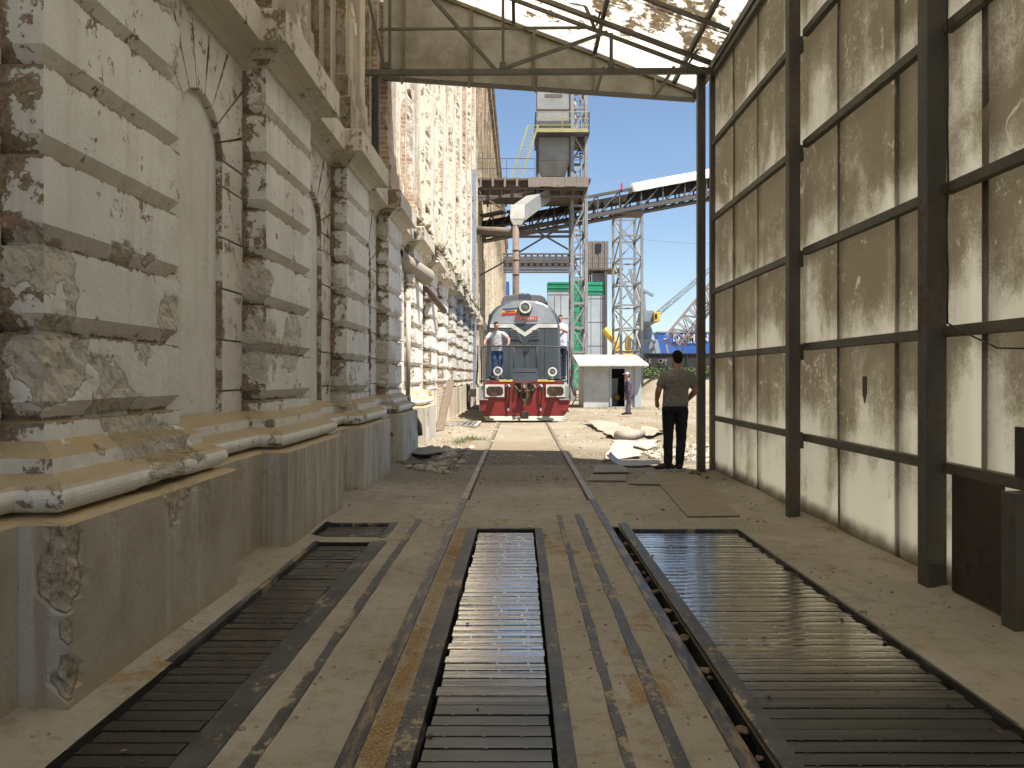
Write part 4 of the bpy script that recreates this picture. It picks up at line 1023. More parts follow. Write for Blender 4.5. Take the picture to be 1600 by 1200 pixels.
# posts and braces between the silo and the tower
fr = thing('support_frame', (-1.9, 36.7, 0), 'steel post with pipes and cross braces beside the silo wall', 'steel frame')
xp = at(739.5, 0, 36.7).x
b = MB(); b.box(xp-.13, xp+.13, 36.55, 36.85, 0, 11.3); b.build('post', M['post_blue'], fr)
b = MB(); b.tube([at(738, 360, 42), at(805, 362, 42)], .22, 14); b.build('pipe', M['steel_brown'], fr, smooth=True)
b = MB()
for (a, c, w) in (((800, 362.5), (893, 362), .14), ((770, 370), (893, 369.5), .13), ((815, 348), (892, 392), .09), ((893, 345), (808, 396), .09), ((738, 437), (790, 408), .08), ((742, 338), (790, 328), .09), ((742, 334), (754, 337), .09), ((745, 375), (757, 364), .07)):
    b.beam(at(*a, 44.2), at(*c, 44.2), w, w)
b.build('brace', M['galv_dark'], fr)
# sloping belt conveyor
cv = thing('conveyor', at(1000, 330, 47), 'long sloping belt conveyor in a lattice girder above the yard', 'conveyor')
def cz(px, off): return at(px, 337 - .186*(px-918) + off, 47)
def seg(b, p, q, w, dy): b.beam(p+V((0, dy, 0)), q+V((0, dy, 0)), w, w)
PX = [742, 770, 800, 832, 866, 900, 934, 968, 1002, 1036, 1070, 1104, 1138, 1172, 1206, 1240, 1300]
for nm, off in (('lower_chord', 2), ('upper_chord', -29)):
    b = MB()
    for dy in (0, 1.7): seg(b, cz(PX[0], off), cz(PX[-1], off), .22 if off > 0 else .16, dy)
    b.build(nm, M['galv_dark'], cv)
b = MB()
for i, (p, q) in enumerate(zip(PX, PX[1:])):
    for dy in (0, 1.7):
        seg(b, cz(q, 2), cz(q, -29), .08, dy)
        seg(b, cz(p, 2), cz(q, -29), .08, dy)
    b.beam(cz(q, 2), cz(q, 2)+V((0, 1.7, 0)), .08, .08)
b.build('web_bar', M['galv_dark'], cv)
b = MB(); a, c = cz(PX[0], -19), cz(PX[-1], -19)
for z, t_ in ((0, .42), (-.62, .22)):
    b.beam(a+V((0, .85, z)), c+V((0, .85, z)), .9 if z == 0 else .35, t_)
for i in range(40):
    p = a.lerp(c, i/39); b.beam(p+V((0, .3, -.6)), p+V((0, .3, .1)), .09, .09); b.tube([p+V((0, .25, -.8)), p+V((0, 1.5, -.8))], .09, 8)
b.build('belt', M['loco_black'], cv)
b = MB(); a, c = cz(742, 6), cz(1300, 6); b.beam(a+V((0, .85, 0)), c+V((0, .85, 0)), .30, .06); b.build('floor_tray', M['galv_dark'], cv)
b = MB(); n = 46
for i in range(n+1):                            # tarpaulin over the upper run
    p = cz(988 + (1290-988)*i/n, -30)
    for j in range(11):
        a_ = math.pi*j/10; r_ = .62 + .05*noise.noise(V((i*.35, j*.6, 2)))
        b.v.append(p + V((.10*noise.noise(V((i*.4, j, 5))), .85 - math.cos(a_)*1.0, -.05 + .78*r_*math.sin(a_)**.7 - (.22 if j in (0, 10) else 0))))
for i in range(n):
    for j in range(10):
        q = i*11+j; b.f.append([q, q+11, q+12, q+1]); b.mi.append(0)
b.f.append(list(range(11))); b.mi.append(0)
b.build('tarpaulin', M['white'], cv, smooth=True)
b = MB(); b.beam(cz(971, -29)+V((0, -.1, 0)), cz(971, -40)+V((0, -.1, 0)), .10, .10); b.build('red_post', M['sign_red'], cv)
b = MB(); b.box(at(962, 0, 47).x, at(1008, 0, 47).x, 47.0, 48.7, at(0, 331.5, 47).z, at(0, 327, 47).z); b.build('bearing_beam', M['galv_dark'], cv)
# chute and spout pipe
ch = thing('spout', at(806, 450, 40), 'grey box chute ending in a brown down-pipe behind the engine', 'chute')
b = MB(); p, q = at(809, 334, 40), at(850, 304, 44); b.beam(p, q, .72, .78); b.build('box_chute', M['bin'], ch, bevel=.02)
b = MB(); c = at(808.5, 334, 39.9); b.box(c.x-.37, c.x+.37, c.y-.25, c.y+.2, c.z-.32, c.z+.40); frus(b, c.x-.36, c.x+.36, c.y-.24, c.y+.19, c.z-.322, c.x-.2, c.x+.2, c.y-.2, c.y+.16, c.z-.62); b.build('end_box', M['white'], ch, bevel=.015)
b = MB(); xx = at(806, 0, 39.9).x; b.tube([(xx, 39.88, at(0, 346, 39.9).z), (xx, 39.88, 0)], .175, 18); b.build('down_pipe', M['rustpipe'], ch, smooth=True)
b = MB()
for y in (392, 407, 430): b.ring((xx, 39.88, at(0, y, 39.9).z), (0, 0, 1), .17, .20, .03, 18)
b.build('collar', M['rust'], ch)
# distant walkway bridge
br = thing('walkway_bridge', at(840, 420, 72), 'grey truss walkway bridge far behind the pipe', 'bridge')
b = MB()
for y, w in ((397, .16), (408, .42), (417, .22), (421, .14)):
    for dy in (0, 2): b.beam(at(786, y, 72)+V((0, dy, 0)), at(900, y, 72)+V((0, dy, 0)), w, w)
b.build('chord', M['galv_dark'], br)
b = MB()
for i in range(12):
    x = 788 + 9.5*i
    b.beam(at(x, 417, 72), at(x+4.75, 398, 72), .13, .13); b.beam(at(x+4.75, 398, 72), at(x+9.5, 417, 72), .13, .13)
b.build('web_bar', M['galv_dark'], br)
# boarded cabin on stilts
cb = thing('stilt_cabin', at(934, 470, 90), 'weathered grey boarded cabin on stilts between the two lattice towers', 'cabin')
x0, x1 = at(917, 0, 90).x, at(951, 0, 90).x; z0, z1 = at(0, 420, 90).z, at(0, 376, 90).z
b = MB(); n = 11
for i in range(n): u = x0+(x1-x0)*i/n; b.box(u+.012, u+(x1-x0)/n-.012, 90+.03*(i % 3), 93, z0, z1-.1*(i % 2))
b.build('wall', M['wood'], cb)
b = MB(); b.box(x0+1.0, x0+1.7, 89.92, 89.99, z1-1.3, z1-.35); b.build('window', M['dark'], cb)
b = MB(); b.box(x0-.1, x1+1.6, 89.2, 93.2, z0-.25, z0-.02); b.build('deck', M['steel_brown'], cb)
b = MB(); railing(b, [(x0, 89.3, z0), (x1+1.5, 89.3, z0)], 1.1, .025, 3, 2); b.build('railing', M['galv_dark'], cb)
for x in (x0+.4, x1-.3):
    for y in (89.8, 92.6):
        b = MB(); b.beam((x, y, 0), (x, y, z0-.25), .2, .2); b.build('stilt', M['galv_dark'], cb)
b = MB(); b.box(x0+.8, x1-.4, 90.2, 92.4, z0-1.9, z0-.5); b.build('tank', M['crane_grey'], cb)
b = MB(); b.beam((x1+1.4, 90, z0-.2), (x1+.8, 90, z0-2.2), .3, .2); b.build('brace', M['galv_dark'], cb)
# white and green clad hall
hl = thing('clad_hall', at(900, 560, 80), 'tall white clad building with a green top band and green centre strip', 'building')
X = lambda p: at(p, 0, 80).x; Z = lambda y: at(0, y, 80).z
b = MB(); b.box(X(856), X(892), 80, 81.9, 0, Z(454)); b.box(X(917.5), X(945), 80, 81.9, 0, Z(460)); b.box(X(892.01), X(917.49), 81.2, 81.8, 0, Z(446)); b.build('wall', M['clad'], hl)
for (u, w, y0) in ((856, 892, 454), (917.5, 945, 460)):
    b = MB(); n = 4; zz = (Z(440.5)-Z(y0))/n
    for i in range(n): b.box(X(u)-.03, X(w)+.03, 79.94-.05*(i % 2), 82, Z(y0)+.005+i*zz, Z(y0)+(i+1)*zz-.02)
    b.build('green_band', M['green'], hl)
b = MB(); z = 0
while z < Z(442): b.box(X(893), X(917), 80.5+.06*(int(z*4) % 2), 81.1, z, z+.46); z += .48
b.build('green_strip', M['green'], hl)
b = MB()
for y in (461, 498, 535): b.box(X(856)+.01, X(892)-.01, 79.985, 79.998, Z(y), Z(y)+.06); b.box(X(917.5)+.01, X(945)-.01, 79.985, 79.998, Z(y+6), Z(y+6)+.06)
for x in (866, 876, 923, 938): b.box(X(x), X(x)+.05, 79.984, 79.996, 0, Z(462))
b.build('panel_joint', M['galv_dark'], hl)
b = MB(); b.beam((X(946.5), 79.8, 0), (X(946.5), 79.8, Z(425)), .22, .22); b.build('corner_pipe', M['galv_dark'], hl)
# site hut
ht = thing('site_hut', (3.6, 35.5, 0), 'small white metal hut with an open dark doorway', 'hut')
X = lambda p: at(p, 0, 35.5).x; x0, x1 = X(912), X(1002); zt = at(0, 571, 35.5).z; dx0, dx1 = X(955.5), X(976); dz = at(0, 576, 35.5).z
b = MB(); b.box(x0, dx0, 35.5, 35.56, 0, zt); b.box(dx1, x1, 35.5, 35.56, 0, zt); b.box(dx0+.001, dx1-.001, 35.502, 35.558, dz, zt); b.build('front_wall', M['hut'], ht)
b = MB(); b.box(x0, x0+.06, 35.565, 38.6, 0, zt); b.box(x1-.06, x1, 35.565, 38.6, 0, zt); b.box(x0+.061, x1-.061, 38.5, 38.6, 0, zt); b.build('side_wall', M['hut_side'], ht)
b = MB(); b.box(x0+.07, x1-.07, 35.57, 38.49, .01, .05); b.build('floor_board', M['dark'], ht)
b = MB(); b.box(x0+.07, x1-.07, 37.3, 37.4, .06, zt-.02); b.build('partition', M['dark'], ht)
b = MB(); b.prism([(x0-.28, 34.95, zt-.04), (x1+.25, 34.95, zt-.04), (x1+.25, 38.7, zt+.50), (x0-.28, 38.7, zt+.50)], (0, 0, .08)); b.build('roof', M['white'], ht, fix=True)
b = MB(); b.box(dx0-.07, dx0-.004, 35.44, 35.498, 0, dz+.06); b.box(dx1+.004, dx1+.07, 35.44, 35.498, 0, dz+.06); b.box(dx0-.003, dx1+.003, 35.44, 35.498, dz+.004, dz+.06); b.box(dx0, dx1, 35.42, 35.499, .0, .05); b.build('door_frame', M['clad'], ht)
b = MB(); b.box(x1-.32, x1-.02, 35.40, 35.496, 0, zt-.05); b.build('corner_trim', M['clad'], ht)
b = MB(); b.box(x1-.62, x1-.36, 35.45, 35.49, .55, .60); b.box(x1-.41, x1-.36, 35.44, 35.495, .30, .545); b.build('pipe', M['galv_dark'], ht)
b = MB(); b.box(dx0+.12, dx0+.42, 36.6, 37.0, .05, 1.25); b.box(dx0+.10, dx0+.44, 36.59, 36.6, 1.0, 1.35)
tag(b.build('water_cooler', M['hut'], bevel=.02), 'white cabinet standing in the dark doorway of the hut', 'cabinet')
b = MB(); c = V((dx0+.36, 36.35, .42)); b.sphere(c, (.15, .13, .16)); b.tube([(c.x, c.y, .58), (c.x, c.y, .66)], .05, 10)
tag(b.build('yellow_canister', M['crane_yellow'], smooth=True), 'yellow canister on the floor inside the hut door', 'canister')
# hedge, wagons, blue hall
b = MB(); rnd = random.Random(8)
for i in range(5200):
    u, v, w = rnd.random(), rnd.random(), rnd.random(); p = V((10.2 + 13*u, 61 + 4*v, 1.0 + 1.45*w*(.8+.35*noise.noise(V((u*9, v*3, 1))))))
    d = V((rnd.gauss(0, 1), rnd.gauss(0, 1), rnd.gauss(0, .7))).normalized()*rnd.uniform(.08, .2); e = d.cross(V((rnd.gauss(0, 1), rnd.gauss(0, 1), 1))).normalized()*.06
    b.add([p-d, p+e, p+d, p-e], [(0, 1, 2, 3)])
tag(b.build('hedge', M['leaves']), 'green bushes on the dirt bank behind the standing man', 'hedge')
for i, (xx, lab) in enumerate(((13.2, 'black freight wagon with white letters behind the bushes'), (25.0, 'black freight wagon partly hidden by the far column'))):
    wg = thing('freight_wagon', (xx+5, 81.5, 0), lab, 'wagon', 'black freight wagons')
    b = MB(); b.box(xx, xx+11.2, 80, 83, 1.25, 3.75)
    for j in range(9): b.box(xx+.1+j*1.35, xx+.22+j*1.35, 79.90, 79.998, 1.25, 3.75)
    b.box(xx-.04, xx+11.24, 79.88, 83.1, 3.752, 3.85); b.build('body', M['wagon'], wg)
    for wx in (xx+1.6, xx+3.4, xx+7.8, xx+9.6):
        b = MB(); b.tube([(wx, 80.5, .46), (wx, 82.5, .46)], .46, 20); b.build('wheel', M['galv_dark'], wg)
    if i == 0:
        for s_, ux, sz in (('LE', 1013.5, .62), ('CFF', 1035.5, .62)):
            text_mesh('lettering', s_, sz, M['galv'], Matrix.Translation(V((at(ux, 0, 79.88).x, 79.87, 3.02))) @ FACE, wg)
bl = thing('blue_hall', (40, 141, 0), 'blue shipyard hall with white lettering beyond the wagons', 'building')
x0, x1 = at(1028, 0, 140).x, at(1300, 0, 140).x; z0, z1 = at(0, 552, 140).z, at(0, 520, 140).z
b = MB(); b.box(x0, x1, 140, 180, z0-.6, z1); b.box(x0, at(1047, 0, 140).x, 140.01, 180, 0, z0-.61); b.build('wall', M['blue'], bl)
b = MB(); b.box(x0-.05, x1, 139.9, 180, z1+.005, z1+.25); b.build('parapet', M['crane_grey'], bl)
b = MB(); b.box(at(1047.2, 0, 140).x, x1, 141, 180, 0, z0-.61); b.build('lower_wall', M['galv_dark'], bl)
text_mesh('lettering', 'DAMEN', 1.85, M['white'], Matrix.Translation(V((at(1079, 0, 140).x, 139.86, at(0, 528.3, 140).z))) @ FACE, bl, .03, 1.05, .035)
text_mesh('lettering', 'SHIPYARDS GALATI', .56, M['white'], Matrix.Translation(V((at(1078, 0, 140).x, 139.86, at(0, 534.8, 140).z))) @ FACE, bl, .03, 1.1, .01)
b = MB(); xw = at(788.5, 0, 150).x; b.box(xw-.35, at(795.5, 0, 150).x, 150, 156, 0, at(0, 440, 150).z); tag(b.build('blue_tower', M['blue']), 'blue tower block edge showing behind the brown pipe', 'building')
# harbour cranes
cr = thing('harbour_crane', at(1008, 560, 120), 'grey harbour crane with a yellow cab and long lattice jib', 'crane')
q = lambda x, y, dy=0: at(x, y, 120) + V((0, dy, 0))
b = MB(); c = q(1011, 506)
b.box(q(1003, 0).x, q(1018, 0).x, 118, 124, q(0, 504).z, q(0, 487).z); frus(b, q(1000, 0).x, q(1021, 0).x, 117, 125, q(0, 504.2).z, q(1006, 0).x, q(1016, 0).x, 119, 123, q(0, 509).z); b.build('machine_house', M['crane_grey'], cr)
b = MB(); b.box(q(1017, 0).x, q(1026, 0).x, 117, 121, q(0, 504).z, q(0, 490).z); b.build('cab', M['crane_yellow'], cr)
b = MB(); b.box(q(1018, 0).x, q(1021.5, 0).x, 116.93, 116.99, q(0, 500).z, q(0, 493).z); b.build('cab_window', M['dark'], cr)
b = MB(); b.tube([q(1010, 509, 1), q(1010, 532, 1)], [.9, 1.6], 12); b.box(q(1000, 0).x, q(1022, 0).x, 118, 124, q(0, 533.5).z, q(0, 531).z)
for (x, x2) in ((1001, 986), (1021, 1034)):
    for dy in (-1.5, 3.5): b.beam(q(x, 532, dy), q(x2, 592, dy), .7, .7)
b.beam(q(994, 560), q(1028, 560), .5, .5); b.beam(q(990, 585), q(1027, 545), .35, .35); b.beam(q(1032, 585), q(1000, 545), .35, .35); b.build('portal', M['crane_grey'], cr)
b = MB()
def jib(b, p, r, w0, w1, n, th, dy=1.2):
    d = (r-p).normalized(); u = d.cross(V((0, 1, 0))).normalized()
    for s_ in (-1, 1):
        for y in (-dy/2, dy/2): b.beam(p+u*s_*w0+V((0, y, 0)), r+u*s_*w1+V((0, y, 0)), th, th)
    for i in range(n):
        a, c = p.lerp(r, i/n), p.lerp(r, (i+1)/n); wa = w0+(w1-w0)*i/n; wc = w0+(w1-w0)*(i+1)/n; s_ = 1 if i % 2 else -1
        for y in (-dy/2, dy/2):
            b.beam(a+u*s_*wa+V((0, y, 0)), c-u*s_*wc+V((0, y, 0)), th*.7, th*.7); b.beam(c+u*wc+V((0, y, 0)), c-u*wc+V((0, y, 0)), th*.7, th*.7)
jib(b, q(1002, 512), q(1160, 378), .32, .26, 18, .15); b.build('jib', M['crane_grey'], cr)
b = MB()
for (a, c) in (((1006, 487), (987, 418)), ((1012, 487), (994, 425)), ((1000, 487), (978, 440)), ((1005, 450), (1024, 460)), ((1010, 487), (1008, 452))): b.beam(q(*a, 2), q(*c, 2), .55, .4)
b.build('back_mast', M['crane_grey'], cr)
c2 = thing('lattice_crane', at(1055, 580, 100), 'pale lattice crane jib with a cranked back leg in front of the blue hall', 'crane')
q2 = lambda x, y, dy=0: at(x, y, 100) + V((0, dy, 0))
b = MB(); jib(b, q2(1050, 532), q2(1135, 425), 1.0, .75, 10, .17); b.build('jib', M['pink_steel'], c2)
b = MB(); jib(b, q2(1064, 541), q2(1135, 448), .25, .25, 9, .13); b.build('inner_jib', M['galv_dark'], c2)
b = MB()
for (a, c) in (((1039, 531), (1046, 560)), ((1039, 531), (1060, 545)), ((1039, 532), (1052, 522)), ((1046, 560), (1050, 590)), ((1066, 545), (1068, 592)), ((1046, 560), (1067, 560))):
    b.beam(q2(*a), q2(*c), .22, .22)
b.sphere(q2(1039.5, 532), .3); b.box(q2(1043, 0).x, q2(1072, 0).x, 98.5, 103, .3, 1.6); b.build('base_frame', M['pink_steel'], c2)
ld = thing('yellow_excavator', at(975, 560, 70), 'yellow excavator with its arm raised behind the hut', 'excavator')
q3 = lambda x, y, dy=0: at(x, y, 70) + V((0, dy, 0))
b = MB(); b.tube([q3(944, 514), q3(953, 524), q3(962, 536)], [.28, .38, .30], 10); b.beam(q3(962, 536), q3(972, 560), .5, .5); b.build('arm', M['crane_yellow'], ld)
b = MB(); b.box(q3(971, 0).x, q3(988, 0).x, 69, 71.5, q3(0, 580).z, q3(0, 548).z); b.build('body', M['crane_yellow'], ld, bevel=.08)
b = MB(); b.box(q3(978, 0).x, q3(986, 0).x, 69.1, 71, q3(0, 547.8).z, q3(0, 524).z); b.build('cab', M['crane_yellow'], ld, bevel=.3)
b = MB(); b.box(q3(979.5, 0).x, q3(984, 0).x, 69.02, 69.09, q3(0, 545).z, q3(0, 530).z); b.build('cab_window', M['glass'], ld)
for y in (68.9, 71.0):
    b = MB(); b.box(q3(968, 0).x, q3(992, 0).x, y, y+.6, -.02, .9); b.build('track', M['loco_black'], ld, bevel=.3)
for (a, c, d0, lab) in (((951, 374), (985, 373), 88, 'short overhead wire between the boarded cabin and the wider lattice tower'), ((1005, 374), (1180, 379), 88, 'overhead wire crossing the open sky right of the wider lattice tower')):
    b = MB(); A, C = at(*a, d0), at(*c, d0)
    pts = [A.lerp(C, i/10) - V((0, 0, .3*math.sin(math.pi*i/10))) for i in range(11)]; b.tube(pts, .022, 5)
    tag(b.build('overhead_wire', M['galv_dark']), lab, 'wire', 'overhead wires')
b = MB(); rnd = random.Random(14)
for i in range(5200):                          # far bank of trees beyond the harbour
    x = rnd.uniform(-60, 420); p = V((x, 430 + rnd.uniform(0, 30), rnd.uniform(0, 1)**.7*(5 + 3*noise.noise(V((x*.06, 0, 4))))))
    d = V((rnd.gauss(0, 1), rnd.gauss(0, 1), rnd.gauss(0, .7))).normalized()*rnd.uniform(.8, 1.9); e = d.cross(V((rnd.gauss(0, 1), rnd.gauss(0, 1), 1))).normalized()*.9
    b.add([p-d, p+e, p+d, p-e], [(0, 1, 2, 3)])
tag(b.build('treeline', M['leaves']), 'low far line of trees beyond the harbour', 'trees', kind='stuff')
# ================================================================== THE ENGINE
LC = .125
lo = thing('diesel_locomotive', (LC, 30, 0), 'grey diesel shunting engine with a red buffer beam and white chevron, facing the shed', 'locomotive')
B = 24.2; HF = 25.3
pz = lambda y, d: H - (y-VY)*d/F
px = lambda x, d: (x-VX)*d/F
def P2(x, y, d): return (px(x, d), d, pz(y, d))
# underframe, bogies
b = MB(); b.box(LC-1.25, LC+1.25, B+.35, 36.6, .95, 1.26); b.box(LC-.9, LC+.9, B+.5, 36, .45, .94); b.build('underframe', M['loco_black'], lo)
for y in (26.3, 28.5, 32.4, 34.6):
    for s_ in (-.75, .75):
        b = MB(); b.tube([(LC+s_-.065, y, .50), (LC+s_+.065, y, .50)], .49, 28); w = b.build('wheel', M['grease'], lo)
        b = MB(); b.tube([(LC+s_-.09, y, .50), (LC+s_+.09, y, .50)], .16, 14); b.build('hub', M['loco_black'], w)
b = MB()
for y0 in (25.5, 31.6):
    for s_ in (-1.0, .9): b.box(LC+s_, LC+s_+.10, y0, y0+3.9, .30, .72)
b.build('bogie_frame', M['loco_black'], lo, bevel=.02)
# buffer beam and apron
b = MB(); a = [P2(758.6, 595, B), P2(881.5, 595, B), P2(882, 624.5, B), P2(891.6, 625.5, B), P2(888, 641, B), P2(881, 650, B), P2(755.5, 650, B), P2(751, 640, B), P2(749, 625.5, B), P2(758, 624.5, B)]
b.prism(a, (0, .30, 0)); b.build('buffer_beam', M['loco_red'], lo, bevel=.012, fix=True)
b = MB(); b.add([P2(755.5, 650.2, B-.0), P2(881, 650.2, B-.0), P2(877, 657, B-.14), P2(760, 657, B-.14)], [(0, 1, 2, 3)]); b.add([P2(755.5, 650.2, B+.03), P2(881, 650.2, B+.03), P2(877, 657, B-.11), P2(760, 657, B-.11)], [(3, 2, 1, 0)])
b.build('rail_guard', M['slab'], lo)
b = MB(); b.box(px(755, B), px(885, B), B-.002+.004, HF+.1, 1.262, 1.325); b.box(px(755, B), px(760, B), B-.04, HF, 1.20, 1.258); b.build('deck', M['loco_dark'], lo)
b = MB(); b.box(px(780, B), px(801, B), B-.012, B-.001, 1.285, 1.318); b.box(px(840, B), px(866, B), B-.012, B-.001, 1.285, 1.318); b.build('yellow_edge', M['sign_yellow'], lo)
for u, w in ((758, 788), (853, 882.5)):
    b = MB(); b.box(px(u, B), px(w, B), B-.05, B-.002, pz(620.5, B), pz(601, B)); bf = b.build('buffer', M['loco_white'], lo, bevel=.006)
    m_, n_ = (u+w)/2, 610.8; D2 = B-.40; k = []
    for (dx, dy) in ((-13, -3.5), (-9.5, -7), (9.5, -7), (13, -3.5), (13, 4.5), (9.5, 7.8), (-9.5, 7.8), (-13, 4.5)): k.append(P2(m_+dx, n_+dy, D2))
    b = MB(); b.prism(k, (0, .03, 0)); b.build('buffer_plate', M['grease'], bf, bevel=.004, fix=True)
    b = MB(); c = P2(m_, n_, D2); b.tube([(c[0], D2+.03, c[2]), (c[0], B-.05, c[2])], .11, 16); b.build('buffer_shank', M['grease'], bf)
# coupling
cp = MB(); cp.prism([P2(x, y, B-.006) for x, y in ((803, 597), (838, 597), (836, 612), (830, 620), (822, 632), (818, 632), (809, 620), (802, 611))], (0, .004, 0)); co = cp.build('coupler_recess_shade', M['grease'], lo, fix=True)  # flat dark patch painted for the shaded recess behind the hook
b = MB(); c = V(P2(819, 606, B)); b.box(c.x-.10, c.x+.10, B-.16, B-.008, c.z-.14, c.z+.14)
b.tube([c+V((0, -.1, .04)), c+V((0, -.34, .06)), c+V((0, -.42, .0)), c+V((0, -.36, -.09)), c+V((0, -.28, -.07))], [.05, .045, .04, .035, .02], 10)
for s_ in (-.07, .07): b.tube([c+V((s_, -.30, .0)), c+V((s_*1.3, -.30, -.28)), c+V((s_*.5, -.28, -.42))], .022, 8)
b.tube([c+V((-.17, -.2, -.1)), c+V((.17, -.2, -.1))], .03, 8); b.tube([c+V((0, -.28, -.36)), c+V((0, -.26, -.58))], .035, 8)
b.tube([c+V((-.3, -.05, .06)), c+V((-.2, -.12, -.04)), c+V((-.28, -.08, -.12))], .025, 8); b.tube([c+V((.3, -.06, .10)), c+V((.36, -.14, .0)), c+V((.25, -.1, -.1))], .045, 8)
b.box(c.x-.28, c.x+.20, B-.06, B-.009, c.z+.155, c.z+.18); b.build('hook', M['rust'], co, bevel=.008)
for x in (795, 845.5):
    b = MB(); b.tube([P2(x-2, 603, B-.02), P2(x, 602.5, B-.10), P2(x+1.5, 606, B-.13), P2(x+1.5, 616, B-.12), P2(x-.5, 630, B-.07), P2(x-1, 638, B-.05)], [.03, .035, .032, .03, .026, .026], 10); hs = b.build('air_hose', M['loco_black'], lo, smooth=True)
    b = MB(); b.tube([P2(x-3, 603, B-.015), P2(x, 602.3, B-.115), P2(x+1.6, 605, B-.135)], .04, 10); b.tube([P2(x-1, 637.5, B-.05), P2(x-1.2, 642, B-.05)], .036, 10); b.build('hose_fitting', M['post_blue'], hs)
b = MB(); b.box(px(814, B), px(826, B), B-.10, B-.002, pz(653.5, B), pz(643, B)); b.build('lower_socket', M['loco_black'], lo, bevel=.01)
b = MB(); b.box(px(801, B+.1), px(840, B+.1), B+.08, B+.28, 1.33, pz(576, B+.1)); b.box(px(802.5, B), px(838.5, B), B+.066, B+.078, pz(581, B), pz(580, B)); b.build('tool_box', M['loco_dark'], lo, bevel=.012)
for x, y in ((778, 580), (863, 581)):
    d = B+.12; c = V(P2(x, y, d)); b = MB(); b.tube([c+V((0, -.06, 0)), c+V((0, .10, 0)), c+V((0, .17, 0))], [.135, .135, .06], 24); b.tube([c+V((0, .03, -.12)), V((c.x, c.y+.03, 1.325))], .035, 10); lm = b.build('headlight', M['loco_white'], lo)
    b = MB(); b.ring(c+V((0, -.062, 0)), (0, -1, 0), .095, .145, .035, 26); b.build('lamp_rim', M['loco_white'], lm, bevel=.006)
    b = MB(); b.sphere(c+V((0, -.06, 0)), (.095, .03, .095), 18, 8); b.build('lamp_lens', M['glass'], lm, smooth=True)
# steps and brackets at the corners
for s_ in (-1, 1):
    X0 = LC + s_*1.42; b = MB(); b.box(min(X0, X0-s_*.24), max(X0, X0-s_*.24), B+.02, B+.3, .78, 1.15); b.box(min(X0+s_*.02, X0-s_*.3), max(X0+s_*.02, X0-s_*.3), B-.05, B+.4, .70, .74); b.beam((X0-s_*.05, B+.05, .80), (X0-s_*.05, B+.05, .33), .06, .04); b.build('corner_step', M['galv'], lo, bevel=.006)
    b = MB(); b.box(min(X0+s_*.02, X0-s_*.2), max(X0+s_*.02, X0-s_*.2), B-.02, B+.2, .33, .37); b.build('foot_tread', M['loco_black'], lo)
b = MB(); b.box(px(733.5, 27), px(743, 27), 27, 27.4, pz(620, 27), pz(608, 27)); b.box(px(731, 27), px(735, 27), 27.05, 27.3, pz(628, 27), pz(611, 27)); b.build('side_step', M['slab'], lo, bevel=.01)
# rails round the front platform
d = B+.12
b = MB(); b.tube([P2(x, y, d) for x, y in ((752, 600), (752, 548), (753.5, 543), (757, 541), (800, 540.5), (840, 541), (880, 543), (884.5, 545), (886.5, 550), (887, 600))], .020, 8)
for x in (803, 839): b.tube([P2(x, 540.8, d), P2(x, 593, d)], .016, 8)
b.build('front_handrail', M['loco_black'], lo, smooth=True)
b = MB(); b.tube([P2(746.5, 540, d+.4), P2(746, 575, d+.4), P2(744.5, 598, d+.4), P2(747, 604, d+.2)], .03, 8); b.build('side_handrail', M['loco_black'], lo, smooth=True)
b = MB(); b.tube([P2(894, 543, d+.3), P2(894.5, 580, d+.3), P2(893.5, 600, d+.2), P2(896, 608, d+.1), P2(899, 618, d+.1)], [.03, .05, .045, .06, .05], 8); b.tube([P2(895, 607, d), P2(900, 622, d), P2(893, 634, d)], .02, 6); b.build('side_handrail', M['loco_black'], lo, smooth=True)
# hood
outer = [(59, 592), (57.5, 545), (57, 512), (55.5, 501), (52.5, 491.5), (47.5, 484), (41, 478), (31, 472.5), (20, 469.5), (0, 468)]
inner = [(54, 592), (53.5, 545), (53, 511), (51, 501.5), (48, 493), (43.5, 486.5), (37.5, 481), (29, 476), (19, 473), (0, 471.6)]
def prof(half, d, dd): 
    pts = [(-a, y) for a, y in half] + [(a, y) for a, y in reversed(half[:-1])]
    return [V((LC + a*HF/F, d+dd, pz(y, HF))) for a, y in pts]
b = MB(); R0, R1, R2 = prof(inner, HF, 0), prof(outer, HF, .10), prof(outer, HF, 5.6); n = len(R0)
mid = [p.lerp(q, .62)+V((0, -.028, 0)) for p, q in zip(R0, R1)]
rs = [R0, mid, R1, R2]
b.add([p for r_ in rs for p in r_], [tuple(range(n-1, -1, -1))] + [(k*n+i, (k+1)*n+i, (k+1)*n+i+1, k*n+i+1) for k in range(3) for i in range(n-1)])
b.add(R2, [tuple(range(n))]); b.build('hood', M['loco_dark'], lo, fix=True)
def fp(poly, proud, mat, name, parent=lo, bev=0):
    b = MB(); b.prism([(px(x, HF), HF-proud, pz(y, HF)) for x, y in poly], (0, proud-.0015, 0)); return b.build(name, mat, parent, fix=True, bevel=bev)
C = 818.2
top = [(C-a, y) for a, y in inner if y < 505] + [(C+a, y) for a, y in reversed(inner[:-1]) if y < 505]
fp([(C-52.5, 505.5)] + top + [(C+52.5, 505.5)], .008, M['loco_light'], 'nose_panel')
fp([(C-52.6, 506.2), (801.5, 506.2), (820, 518.8), (839, 506.2), (C+52.6, 506.2), (C+52.8, 512), (841.5, 512), (820, 526), (799, 512), (C-52.8, 512)], .012, M['loco_white'], 'chevron')
fp([(803.5, 505.6), (836.5, 505.6), (820, 517.5)], .009, M['loco_dark'], 'chevron_infill')
